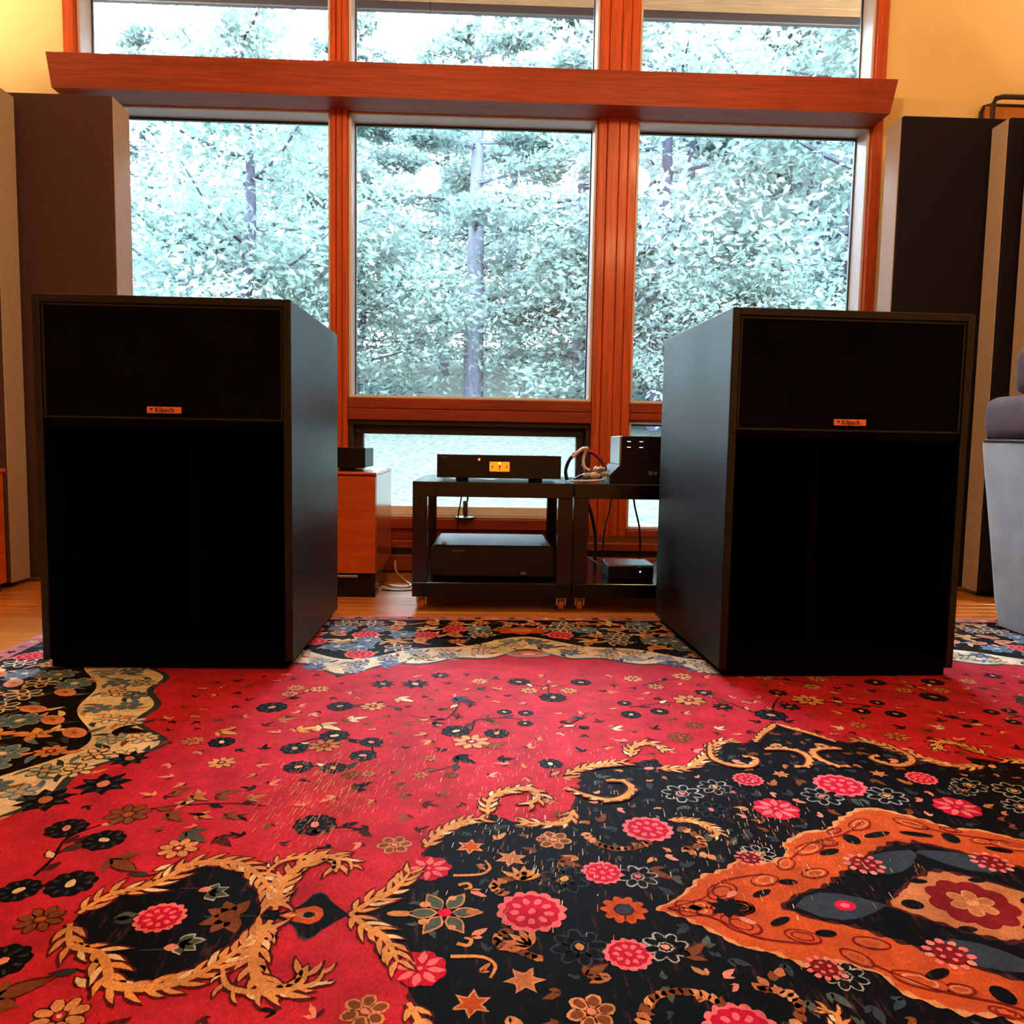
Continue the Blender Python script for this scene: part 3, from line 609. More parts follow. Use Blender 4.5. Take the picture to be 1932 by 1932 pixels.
def acanthus(t, path, w=.007, lev=14, teeth=1.0, sides=(1, -1), gap=.017):
    P = smooth(path, 8); n = len(P)-1
    L = [0]
    for a, b in zip(P[:-1], P[1:]): L.append(L[-1]+math.hypot(b[0]-a[0], b[1]-a[1]))
    def at(d):
        for i in range(n):
            if L[i+1] >= d:
                q = (d-L[i])/((L[i+1]-L[i]) or 1); a, b = P[i], P[i+1]
                return a[0]+(b[0]-a[0])*q, a[1]+(b[1]-a[1])*q, math.atan2(b[1]-a[1], b[0]-a[0])
        return P[-1][0], P[-1][1], math.atan2(P[-1][1]-P[-2][1], P[-1][0]-P[-2][0])
    stroke(t, P, w*.9, w*.5, 'outline', lev, w*1.25)
    d = gap*.4; k = 0
    while d < L[-1]-gap*.2:
        x, y, a = at(d)
        for s in sides:
            l = (.020+.010*random.random())*teeth; aa = a+s*(.75+.25*random.random())
            put(t, leafp(x, y, aa, l*1.18, w*.72, s*-.6), 'outline', lev-1)
            put(t, leafp(x, y, aa, l, w*.46, s*-.6), random.choice(('gold', 'gold', 'sand', 'cream')), lev+2)
        d += gap*(.8+.4*random.random()); k += 1
    stroke(t, P, w*.35, w*.2, 'gold', lev+3, w*.75)
def rose(t, r, lev=10):
    put(t, scal(r, 14, .13), 'pink', lev); put(t, scal(r*.80, 12, .08), 'rose', lev+1)
    for i in range(9):
        a = 2*PI*i/9; put(t, ell(.48*r*math.cos(a), .48*r*math.sin(a), .15*r, .11*r, a, 7), 'pink', lev+2)
    put(t, scal(r*.30, 7, .1), 'rose', lev+3); put(t, ell(0, 0, r*.17, r*.10, .3, 8), 'pink', lev+4)
def wheel(t, r, lev=10):
    put(t, scal(r, 8, .12), 'rose', lev)
    for i in range(8):
        a = 2*PI*i/8+.2; put(t, leafp(.25*r*math.cos(a), .25*r*math.sin(a), a, .7*r, .15*r), 'pink', lev+1)
    put(t, ell(0, 0, .2*r, .2*r, 0, 10), 'rose', lev+2); put(t, ell(0, 0, .09*r, .09*r), 'pink', lev+3)
def petals(t, r, n, out, inn, ctr, lev, w=.30, shrink=.76, cr=.2, core=None):
    for i in range(n):
        a = 2*PI*i/n+.15; c, s = math.cos(a)*r*.62, math.sin(a)*r*.62
        put(t, ell(c, s, r*.40, r*w, a, 10), out, lev)
    for i in range(n):
        a = 2*PI*i/n+.15; c, s = math.cos(a)*r*.62, math.sin(a)*r*.62
        put(t, ell(c, s, r*.40*shrink, r*w*shrink*.9, a, 9), inn, lev+1)
    put(t, scal(cr*r*1.25, 6, .1), core or inn, lev+2); put(t, ell(0, 0, cr*r, cr*r*.8, .2, 9), ctr, lev+3)
def outline_daisy(t, r, lev=10): petals(t, r, 8, random.choice(('pale', 'pale', 'slate')), 'navy', random.choice(('blush', 'pink', 'gold')), lev, .27, .80)
def orange_daisy(t, r, lev=10):
    petals(t, r, 10, 'orange', 'orange', 'slate', lev, .24, .8, .36, 'umber')
def tan_daisy(t, r, lev=10): petals(t, r, 6, 'sand', 'brown', 'blush', lev, .34, .72, .2)
def cream_daisy(t, r, lev=10):
    petals(t, r, 8, 'outline', 'sand', 'red', lev, .28, .86, .24, 'outline')
    put(t, ell(0, 0, r*.12, r*.1, 0, 7), 'cream', lev+4)
def tan_star(t, r, lev=10):
    put(t, star(r*1.05, 6, .5), 'sand', lev); put(t, star(r*.78, 6, .5), 'orange' if random.random() < .5 else 'tan', lev+1)
def dark_star(t, r, lev=10):
    put(t, star(r, 8, .6, .2), 'navy', lev, .003)
    for i in range(6):
        a = 2*PI*i/6; put(t, leafp(.35*r*math.cos(a), .35*r*math.sin(a), a, .42*r, .09*r), 'slate', lev+1)
    put(t, ell(0, 0, r*.30, r*.22, .1, 9), random.choice(('orange', 'blush', 'tan')), lev+2)
def dark_disc(t, r, lev=10):
    put(t, scal(r, 9, .12), 'navy', lev)
    for i in range(9):
        a = 2*PI*i/9+.1; put(t, ell(.66*r*math.cos(a), .66*r*math.sin(a), .17*r, .08*r, a, 7), 'slate', lev+1)
    put(t, ell(0, 0, r*.30, r*.20, .2, 9), random.choice(('cream', 'blush', 'sand')), lev+2)
def brown_flower(t, r, lev=10): petals(t, r, 8, 'outline', random.choice(('brown', 'tan')), 'orange', lev, .26, .84, .2, 'brown')
def tan_fan(t, r, lev=10):
    for i in range(5):
        a = PI+(-.9+.45*i); put(t, leafp(0, 0, a, r*1.5, r*.2), random.choice(('sand', 'tan', 'gold')), lev)
def ring_rose(t, r, lev=17):
    for i in range(11):
        a = 2*PI*i/11; put(t, ell(.78*r*math.cos(a), .78*r*math.sin(a), .2*r, .16*r, a, 7), 'blush' if i % 2 else 'pink', lev)
    put(t, scal(r*.68, 9, .1), 'darkred', lev+1)
    for i in range(5):
        a = 2*PI*i/5; put(t, ell(.36*r*math.cos(a), .36*r*math.sin(a), .13*r, .1*r, a, 7), 'pink', lev+2)
DRAW = dict(rose=rose, wheel=wheel, outline_daisy=outline_daisy, orange_daisy=orange_daisy, tan_daisy=tan_daisy, tan_star=tan_star, tan_fan=tan_fan,
            dark_star=dark_star, dark_disc=dark_disc, cream_daisy=cream_daisy, brown_flower=brown_flower, ring_rose=ring_rose)
V0 = .016
def mirrors(u, v):
    for su in ((1, -1) if abs(u) > .045 else (1,)):
        for sv in ((1, -1) if abs(v) > .03 else (1,)): yield su, sv
def place(kind, u, v, r, rot=None, **kw):
    v = v+V0
    if abs(v) < .03: v = 0
    R_.n += 1
    for su, sv in mirrors(u, v): DRAW[kind](T(u, v, random.random()*6 if rot is None else rot, su, sv), r, **kw)
def sym(fn, base_v=V0):
    for su in (1, -1):
        for sv in (1, -1): R_.n += 1; fn(T(0, base_v if False else 0, 0, su, sv))
def up(P): return [(a, b+V0) for a, b in P]

# ---- ground colours
def rect(d, col, lev): R_.poly([(-RL+d, -RW+d), (RL-d, -RW+d), (RL-d, RW-d), (-RL+d, RW-d)], col, lev)
rect(0.0, 'dusty', 0); rect(.05, 'navy', 1)
def inner_loop(f):
    """closed outline inside the four scalloped borders; f(s, period) is the border depth"""
    P = []; d0 = f(0, 1)
    def side(length, period, phase, place_):
        n = 120; e = .52
        for i in range(n+1):
            s = -length+e+(2*length-2*e)*i/n; P.append(place_(s, f((s-phase)/period, period)))
    side(RL, .94, 0, lambda s, d: (s, RW-d)); side(RW, 1.1, .55, lambda s, d: (RL-d, -s))
    side(RL, .94, 0, lambda s, d: (-s, -RW+d)); side(RW, 1.1, .55, lambda s, d: (-RL+d, s))
    return P
lobe = lambda x: (math.cos(2*PI*x)+.28*math.cos(6*PI*x))/1.28
R_.poly(inner_loop(lambda x, p: .395+.125*lobe(x)-.008), 'navy', 2); R_.poly(inner_loop(lambda x, p: .395+.125*lobe(x)), 'ivory', 3)
cc = lambda x, p: .545+.10*lobe(x)+.022*math.cos(2*PI*x*5)
R_.poly(inner_loop(lambda x, p: cc(x, p)-.016), 'slate', 4); R_.poly(inner_loop(cc), 'red', 5)

# ---- medallion, pendants, eyes (quarter outlines mirrored about both axes)
def closed(Q):
    """quarter outline from the left tip to the top, mirrored to a full closed loop"""
    Q = up(Q); Q = [(u, max(v, 0)) for u, v in Q]
    L = Q + [(-u, v) for u, v in Q[::-1]]; return L + [(u, -v) for u, v in L[::-1]]
def wavy(L, amp, wl=.026):
    out = []; d = 0
    for (x1, y1), (x2, y2) in zip(L, L[1:]+L[:1]):
        l = math.hypot(x2-x1, y2-y1)
        if l < 1e-6: continue
        n = max(1, int(l/.005)); nx, ny = (y2-y1)/l, -(x2-x1)/l
        for i in range(n):
            t = i/n; a = amp*(abs(math.sin(PI*(d+l*t)/wl))-.6+.3*math.sin(7.3*(d+l*t)/wl)); out.append((x1+(x2-x1)*t-nx*a, y1+(y2-y1)*t-ny*a))
        d += l
    return out
MED = [(-.768, -.017), (-.75, .004), (-.732, .023), (-.715, .046), (-.71, .076), (-.695, .122), (-.681, .172), (-.653, .207), (-.618, .218), (-.593, .238), (-.57, .217), (-.536, .206), (-.496, .206), (-.468, .266), (-.451, .322), (-.439, .384), (-.386, .423), (-.342, .427), (-.294, .45), (-.283, .399), (-.239, .407), (-.202, .448), (-.173, .51), (-.131, .544), (-.105, .517), (-.056, .563), (-.02, .611), (-.002, .64)]
R_.poly(wavy([(u*1.006, v*1.008) for u, v in closed(MED)], .005), 'outline', 6); R_.poly(wavy(closed(MED), .005), 'navy', 7)
RING = [(-.401, -.02), (-.368, .005), (-.347, .027), (-.323, .056), (-.286, .071), (-.259, .095), (-.238, .082), (-.214, .089), (-.184, .108), (-.178, .138), (-.132, .17), (-.095, .174), (-.067, .204), (-.02, .238), (-.004, .241)]
R_.poly(wavy([(u*1.014, v*1.035) for u, v in closed(RING)], .004), 'sand', 11); R_.poly(wavy(closed(RING), .004), 'orange', 12)
RIN = [(-.242, -.018), (-.213, .009), (-.168, .027), (-.143, .047), (-.06, .11), (-.013, .138), (-.003, .13)]
R_.poly(wavy([(u*1.03, v*1.05) for u, v in closed(RIN)], .005), 'umber', 13); R_.poly(wavy(closed(RIN), .005), 'navy', 14)
for su in (1, -1): R_.poly([(su*a, b) for a, b in leafp(-.23, 0, 0, .12, .03)], 'slate', 15)
for su, sv in ((1, 1), (-1, 1), (1, -1), (-1, -1)): R_.poly([(su*a, sv*b) for a, b in leafp(-.10, .075, .5, .12, .024)], 'slate', 15)
COREP = [(-.106, -.013), (-.062, .024), (-.034, .044), (-.008, .058)]
R_.poly(wavy([(u*1.06, v*1.1) for u, v in closed(COREP)], .004), 'umber', 15); R_.poly(wavy(closed(COREP), .004), 'tan', 16)
R_.poly(scal(.055, 9, .15), 'darkred', 17); petals(T(0, 0), .030, 6, 'sand', 'tan', 'gold', 18, .32, .85, .28)
for su in (1, -1):
    R_.poly(ell(su*-.078, 0, .014, .011), 'navy', 17); R_.poly(ell(su*-.165, 0, .014, .011, .2), 'rose', 17); R_.poly(ell(su*-.165, 0, .006, .005), 'pink', 18)
    for sv in (1, -1):
        R_.poly(ell(su*-.04, sv*.052, .012, .006), 'navy', 17); R_.poly(ell(su*-.075, sv*.165, .012, .015), 'navy', 17); R_.poly(ell(su*-.03, sv*.178, .024, .007, su*.3), 'navy', 17)
        R_.poly(ell(su*-.26, sv*.03, .016, .006, su*.5), 'navy', 17); R_.poly(ell(su*-.215, sv*.055, .013, .007), 'navy', 17); R_.poly(ell(su*-.125, sv*.13, .018, .007, su*.4), 'navy', 17)
# line work on the orange ground
for su in (1, -1):
    for sv in (1, -1):
        for cx, cy, a, bb, rt in ((-.355, .0, .026, .014, .5), (-.31, .035, .026, .017, .7), (-.245, .06, .022, .014, .4), (-.15, .14, .03, .014, .5), (-.115, .155, .016, .010, .2), (-.04, .21, .026, .014, .7), (-.09, .19, .016, .008, .5), (-.30, .0, .02, .016, 0), (-.2, .10, .02, .012, .9), (-.17, .075, .022, .012, .3)):
            t = T(0, 0, 0, su, sv)
            put(t, ell(cx, cy, a, bb, rt, 16), 'darkred', 16); put(t, ell(cx, cy, a-.0028, bb-.0028, rt, 16), 'orange', 17)
            put(t, ell(cx, cy, a*.62, bb*.62, rt, 12), random.choice(('sand', 'darkred', 'tan')), 18); put(t, ell(cx, cy, a*.5, bb*.45, rt, 12), 'orange', 19)
        stroke(T(0, 0, 0, su, sv), smooth([(-.39, .0), (-.34, .02), (-.30, .06), (-.24, .075)]), .0012, .0012, 'darkred', 20)
        stroke(T(0, 0, 0, su, sv), smooth([(-.19, .11), (-.14, .155), (-.08, .18), (-.03, .22)]), .0012, .0012, 'darkred', 20)
for su in (1, -1):                                    # dark star in the side palmette
    put(T(-.315, 0, 0, su), star(.026, 7, .55), 'navy', 20); put(T(-.3, .028, 0, su), ell(0, 0, .011, .005, .7), 'blush', 20); put(T(-.3, -.028, 0, su), ell(0, 0, .011, .005, -.7), 'blush', 20)
PEND = [(-1.099, -.006), (-1.093, .01), (-1.082, .027), (-1.066, .041), (-1.04, .049), (-1.022, .07), (-1.004, .084), (-.985, .1), (-.95, .095), (-.915, .069), (-.893, .033), (-.875, .008), (-.86, -.012)]
EYE = [(-.870, -.016), (-.842, .004), (-.835, .016), (-.830, .029), (-.821, .034), (-.813, .028), (-.807, .016), (-.793, -.001), (-.780, -.016)]
EYEIN = [(-.862, -.016), (-.841, -.003), (-.822, .003), (-.812, -.004), (-.809, -.016)]
for su in (1, -1):
    for Q, c, l in ((PEND, 'navy', 8), (EYE, 'slate', 9), ([(u*.999, v*.9-.001) for u, v in EYE], 'navy', 10), (EYEIN, 'orange', 11)):
        q = up(Q); q = [(u, max(v, 0)) for u, v in q]; q = q + [(u, -v) for u, v in q[::-1]]
        R_.poly([(su*u, v) for u, v in q], c, l)
    t = T(0, 0, 0, su); put(t, ell(-.828, 0, .012, .009), 'tan', 12); put(t, ell(-.826, 0, .0075, .0065), 'navy', 13); put(t, leafp(-.858, 0, 0, .02, .004), 'gold', 12)
    # inside the pendant
    for sv in (1, -1):
        t = T(0, 0, 0, su, sv)
        for a, l in ((-.2, .03), (.5, .028), (1.2, .024), (-.9, .022)): put(t, leafp(-.962, .05, a, l, .008), 'pale', 12); put(t, leafp(-.961, .0505, a, l*.86, .006), 'green', 13)
        put(t, ell(-.967, .058, .008, .006), 'blush', 14); stroke(t, [(-.967, .06), (-1.0, .062)], .0012, .0012, 'slate', 12)
    t = T(0, 0, 0, su)
    for a in (-2.0, 2.0, -1.2, 1.2, -2.7, 2.7): put(t, leafp(-.918, 0, a, .036, .010), 'brown', 12)
    put(t, ell(-.920, 0, .013, .012), 'brown', 13); put(t, leafp(-1.055, 0, .3, .028, .009), 'green', 12); put(t, leafp(-1.052, 0, -.4, .026, .008), 'slate', 12)
    stroke(t, [(-.95, 0), (-.875, 0)], .0014, .0014, 'slate', 11)
    # star flower next to the medallion tip
    for i in range(6):
        a = PI*i/3; put(t, leafp(-.664+.008*math.cos(a), .008*math.sin(a), a, .040, .011), 'sand', 11); put(t, leafp(-.664+.01*math.cos(a), .01*math.sin(a), a, .034, .0085), 'green', 12)
    put(t, ell(-.664, 0, .0085, .0085), 'rose', 13); put(t, ell(-.718, 0, .016, .006), 'sand', 12); put(t, ell(-.630, 0, .008, .006), 'tan', 13)
    for sv in (1, -1):
        t2 = T(0, 0, 0, su, sv); put(t2, ell(-.688, .018, .007, .006), 'sand', 13); put(t2, ell(-.655, .03, .005, .005), 'sand', 13)
        stroke(t2, smooth([(-.648, .06), (-.636, .064), (-.632, .054), (-.64, .05)]), .003, .002, 'gold', 12)
        stroke(t2, smooth([(-.655, .083), (-.62, .085), (-.606, .10), (-.612, .12)]), .004, .002, 'outline', 11); stroke(t2, smooth([(-.655, .083), (-.62, .085), (-.606, .10), (-.612, .12)]), .0028, .0015, 'gold', 12)

# ---- gold acanthus
GOLD = dict(pend=[(-1.1, -.006), (-1.079, .035), (-1.041, .051), (-1.017, .084), (-1.009, .101), (-.974, .109), (-.938, .101), (-.905, .069), (-.883, .033), (-.871, .001)],
 v=[(-.869, -.006), (-.872, .027), (-.871, .065), (-.855, .102), (-.83, .119), (-.811, .107), (-.81, .079)], tip=[(-.777, -.016), (-.754, .011), (-.73, .034), (-.712, .076)],
 e1=[(-.696, .14), (-.676, .18), (-.645, .215), (-.61, .226)], e2=[(-.605, .238), (-.6, .287), (-.578, .315), (-.534, .33), (-.52, .295), (-.539, .268)], e3=[(-.47, .25), (-.496, .206), (-.56, .215)],
 e4=[(-.468, .382), (-.428, .41), (-.389, .428), (-.355, .434)], scroll=[(-.401, .356), (-.372, .353), (-.364, .323), (-.384, .292), (-.414, .284), (-.45, .307), (-.47, .33)],
 feather=[(-.338, .46), (-.322, .509), (-.298, .527), (-.275, .514), (-.264, .483)], e5=[(-.30, .408), (-.248, .407), (-.212, .444), (-.187, .477), (-.152, .528), (-.113, .539)],
 c1=[(-.175, .51), (-.188, .455), (-.172, .424), (-.142, .412), (-.119, .423), (-.108, .447), (-.129, .462)], c2=[(-.075, .492), (-.035, .492), (-.011, .475), (-.010, .443), (-.030, .412), (-.05, .414)],
 top=[(-.08, .527), (-.045, .577), (-.012, .612), (-.002, .629)])
for k, P in GOLD.items():
    R_.n += 3
    for su in (1, -1):
        for sv in (1, -1):
            random.seed(hash(k) % 1 + len(P))
            w, te, sd = (.0075, 1.0, (1, -1))
            if k in ('c1', 'c2', 'top', 'scroll'): w, te, sd = .0085, .55, (1,)
            if k == 'tip': te = 1.25
            if k in ('pend', 'v'): te, w = 1.25, .0085
            acanthus(T(0, 0, 0, su, sv), up(P), w, 21 if k in ('e2', 'e4', 'scroll', 'c1', 'c2', 'top') else 14, te, sd)
random.seed(11)
# lower scroll flanking the eye
for su in (1, -1):
    for sv in (1, -1): acanthus(T(0, 0, 0, su, sv), [(-.90, .095), (-.885, .125), (-.85, .135), (-.80, .125), (-.79, .10)], .006, 14, .9, (1,))

# ---- flowers, one quarter measured and mirrored about both axes
FLOWERS = [('rose', -1.001, -.011, .031), ('rose', -.558, -.021, .044), ('rose', -.456, .069, .029), ('rose', -.368, .188, .039), ('rose', -.004, .334, .045), ('rose', -.154, .360, .027),
 ('wheel', -.688, .086, .031), ('wheel', -.148, .249, .037), ('outline_daisy', -.509, .055, .034), ('outline_daisy', -.411, .058, .028), ('outline_daisy', -.054, .292, .034), ('outline_daisy', -.283, .306, .034),
 ('outline_daisy', -.221, .330, .030), ('outline_daisy', -.253, .248, .028), ('outline_daisy', -.196, .310, .022), ('outline_daisy', -.228, .113, .025), ('orange_daisy', -.444, -.016, .029),
 ('tan_daisy', -.512, .158, .026), ('tan_daisy', -.739, .150, .025), ('tan_star', -.632, .142, .021), ('tan_star', -.576, .109, .022), ('tan_star', -.088, .380, .015), ('tan_star', -.506, .285, .015), ('tan_fan', -.564, .052, .025),
 ('dark_star', -.315, .408, .030), ('dark_star', -1.296, .303, .046), ('dark_star', -1.233, .360, .046), ('dark_star', -1.234, .466, .037), ('dark_star', -.088, .836, .027), ('dark_star', -.075, .737, .028), ('dark_star', -.701, .972, .028), ('dark_star', -.834, .904, .033), ('dark_star', -.758, .904, .037),
 ('dark_disc', -1.197, .047, .027), ('dark_disc', -1.141, .061, .032), ('dark_disc', -.909, .745, .029), ('dark_disc', -1.051, .739, .034), ('dark_disc', -.892, .572, .030), ('dark_disc', -.955, .510, .027), ('dark_disc', -.658, .595, .031), ('dark_disc', -.578, .582, .026),
 ('dark_disc', -.557, .706, .017), ('dark_disc', -.512, .700, .018), ('dark_disc', -.518, .637, .017), ('dark_disc', -.512, .920, .028), ('dark_disc', -.364, .916, .026), ('dark_disc', -.443, .803, .032), ('dark_disc', -.288, .763, .017), ('dark_disc', -.289, .688, .023), ('dark_disc', -.223, .708, .021),
 ('dark_disc', -.488, .431, .023), ('dark_disc', .012, .683, .036), ('dark_disc', -.818, .539, .024), ('dark_disc', -.825, .474, .026), ('dark_disc', -.930, .425, .027), ('dark_disc', -.869, .419, .024), ('dark_disc', -1.097, .542, .026), ('dark_disc', -1.218, .209, .030), ('dark_disc', -1.149, .173, .030), ('dark_disc', -.862, .212, .033),
 ('cream_daisy', -1.037, .147, .029), ('cream_daisy', -.628, .539, .038), ('cream_daisy', -.137, .783, .039), ('cream_daisy', -1.029, .873, .022), ('cream_daisy', -1.033, .830, .021), ('cream_daisy', -.974, .865, .024), ('cream_daisy', -.838, .745, .029), ('cream_daisy', -1.068, .445, .026),
 ('cream_daisy', -.231, .946, .026), ('cream_daisy', -.190, .883, .022), ('cream_daisy', -.606, .925, .022), ('cream_daisy', -.492, .852, .022), ('cream_daisy', -.401, .852, .022), ('cream_daisy', -.103, .968, .028),
 ('brown_flower', -1.148, .251, .035), ('brown_flower', -1.139, -.012, .028), ('brown_flower', -.902, .522, .033), ('brown_flower', -.219, .556, .027), ('brown_flower', -.172, .622, .021), ('brown_flower', -.805, .392, .014), ('brown_flower', -.702, .460, .015), ('brown_flower', -.715, .386, .014),
 ('brown_flower', -.664, .386, .014), ('brown_flower', -1.152, .548, .024), ('brown_flower', -.834, .390, .018), ('ring_rose', -.091, .081, .029), ('ring_rose', -.245, .10, .022)]
for f in FLOWERS: place(*f)
STEMS = [[(-1.197, .081), (-1.195, .125), (-1.203, .18), (-1.174, .219), (-1.149, .246)], [(-1.195, .136), (-1.184, .162), (-1.152, .168)], [(-1.122, .268), (-1.083, .279), (-1.014, .286), (-.947, .276)], [(-1.024, .11), (-1.037, .085), (-1.056, .075)],
 [(-.494, .374), (-.489, .402)], [(-.283, .735), (-.207, .762), (-.146, .769), (-.074, .769)], [(-.635, .476), (-.656, .432), (-.699, .399)], [(-.653, .772), (-.665, .704), (-.691, .657), (-.758, .689)], [(-.621, .656), (-.627, .597)], [(-.621, .656), (-.561, .671), (-.508, .655)],
 [(-.453, .61), (-.41, .654), (-.381, .702)], [(-.969, .52), (-.918, .559), (-.837, .545), (-.809, .481), (-.857, .424), (-.932, .436)], [(-.446, .90), (-.449, .835)], [(-.881, .192), (-.822, .203), (-.783, .193)], [(-1.04, .78), (-1.0, .84), (-.97, .87)], [(-.51, .92), (-.44, .88), (-.37, .92)], [(-.9, .745), (-.84, .76), (-.77, .73)],
 [(-.22, .89), (-.16, .93), (-.1, .95)], [(-.02, .70), (-.05, .76), (-.09, .82)]]
for P in STEMS:
    for su in (1, -1):
        for sv in (1, -1): stroke(T(0, 0, 0, su, sv), smooth(up(P)), .0026, .0014, random.choice(('umber', 'navy')), 9)
# leaves along the stems and single leaves
for P in STEMS:
    Q = smooth(up(P), 3)
    for i in range(1, len(Q)-1, 2):
        a = math.atan2(Q[i+1][1]-Q[i-1][1], Q[i+1][0]-Q[i-1][0]); s = 1 if (i//2) % 2 else -1; c = random.choice(('navy', 'brown', 'sand', 'slate', 'umber', 'cream'))
        for su in (1, -1):
            for sv in (1, -1):
                t = T(0, 0, 0, su, sv); put(t, leafp(Q[i][0], Q[i][1], a+s*.8, .030, .0075, -s*.5), 'outline', 9); put(t, leafp(Q[i][0], Q[i][1], a+s*.8, .026, .0055, -s*.5), c, 10)
LEAVES = [(-1.022, .195, 'green', .05), (-1.091, .122, 'brown', .06), (-.977, .179, 'umber', .04), (-1.289, .612, 'navy', .07), (-.639, .800, 'slate', .06), (-.635, .469, 'navy', .05), (-.690, .727, 'navy', .02), (-.706, .682, 'navy', .02), (-.697, .639, 'navy', .03), (-.435, .649, 'navy', .025), (-.399, .664, 'navy', .025), (-.401, .612, 'navy', .025),
 (-.806, .333, 'navy', .04), (-.496, .103, 'brown', .035), (-.376, .076, 'brown', .04), (-1.095, .320, 'brown', .035), (-1.060, .315, 'tan', .04), (-1.020, .315, 'brown', .04), (-.97, .30, 'tan', .035), (-1.074, .253, 'brown', .04), (-1.032, .25, 'tan', .035), (-.99, .25, 'brown', .035), (-.567, .454, 'navy', .035), (-.947, .60, 'gold', .05), (-.905, .635, 'cream', .06), (-1.10, .60, 'gold', .05), (-1.0, .66, 'tan', .045), (-.60, .86, 'slate', .03), (-.30, .84, 'tan', .03), (-.33, .60, 'cream', .035), (-.58, .51, 'brown', .045), (-.12, .60, 'cream', .03), (-.2, .80, 'umber', .03), (-.77, .80, 'cream', .05), (-.95, .70, 'blush', .03), (-.86, .66, 'cream', .045)]
for u, v, c, l in LEAVES:
    a = random.uniform(-.9, .9)
    for su in (1, -1):
        for sv in (1, -1):
            t = T(0, 0, 0, su, sv); v2 = v+V0; R_.n += 1
            put(t, leafp(u-l/2, v2, a, l*1.1, l*.22), 'outline', 9); put(t, leafp(u-l/2+.002, v2, a, l, l*.17), c, 10); put(t, leafp(u-l/2+.004, v2, a+.9, l*.6, l*.12), c, 10); put(t, leafp(u-l/2+.004, v2, a-.9, l*.6, l*.12), c, 10)
# garlands of petals and small sprigs on the dark ground
for P in ([(-.463, .17), (-.447, .145), (-.425, .135), (-.40, .137), (-.38, .148)], [(-.315, .185), (-.295, .16), (-.30, .14), (-.33, .13), (-.30, .105)], [(-.59, .02), (-.60, .04), (-.58, .06), (-.56, .075)]):
    for i, (u, v) in enumerate(smooth(P, 3)):
        for su in (1, -1):
            for sv in (1, -1): put(T(u, v+V0, i*.4, su, sv), leafp(-.008, 0, .4, .018, .006), random.choice(('tan', 'sand', 'brown')), 11)
for P in ([(-.33, .215), (-.29, .21), (-.265, .175), (-.28, .16)],):
    for su in (1, -1):
        for sv in (1, -1): acanthus(T(0, 0, 0, su, sv), up(P), .005, 12, .7, (1, -1), .010)
rs = random.Random(5)
def inside(p, L):
    c = False
    for (x1, y1), (x2, y2) in zip(L, L[1:]+L[:1]):
        if (y1 > p[1]) != (y2 > p[1]) and p[0] < (x2-x1)*(p[1]-y1)/(y2-y1)+x1: c = not c
    return c
MEDL, RINGL = closed([(u*.96, v*.95) for u, v in MED]), closed([(u*1.06, v*1.1) for u, v in RING])
done = [(f[1], f[2]+V0, f[3]) for f in FLOWERS]
tries = 0
while tries < 1500:
    tries += 1; u, v = rs.uniform(-.75, 0), rs.uniform(.02, .62)
    if not inside((u, v), MEDL) or inside((u, v), RINGL): continue
    if any(math.hypot(u-a, v-b) < r+.014 for a, b, r in done): continue
    done.append((u, v, .010)); c = rs.choice(('tan', 'slate', 'slate', 'green', 'brown', 'blush', 'sand', 'slate')); a = rs.uniform(0, 6); l = rs.uniform(.014, .03)
    for su in (1, -1):
        for sv in (1, -1): put(T(u, v, a, su, sv), leafp(-l/2, 0, 0, l, l*.2), c, 10); put(T(u, v, a, su, sv), leafp(-l/2, 0, .8, l*.6, l*.14), c, 10)
FB = [(u, v) for u, v in MEDL]
tries = 0
while tries < 1400:                                    # small buds scattered on the red field
    tries += 1; u, v = rs.uniform(-1.25, 0), rs.uniform(.0, 1.0)
    if inside((u, v), FB) or inside((u, v), [(-1.15, 0), (-1.1, .12), (-.95, .16), (-.75, .16), (-.7, 0)]): continue
    if any(math.hypot(u-a, v-b) < r+.026 for a, b, r in done): continue
    done.append((u, v, .012)); a = rs.uniform(0, 6); c = rs.choice(('umber', 'brown', 'navy', 'sand', 'blush')); l = rs.uniform(.018, .032)
    for su in (1, -1):
        for sv in (1, -1):
            t = T(u, v, a, su, sv); put(t, leafp(-l/2, 0, 0, l, l*.15), c, 10); put(t, leafp(-l/2, 0, .9, l*.6, l*.12), 'outline', 9); put(t, leafp(-l/2, 0, -.9, l*.6, l*.12), c, 9)

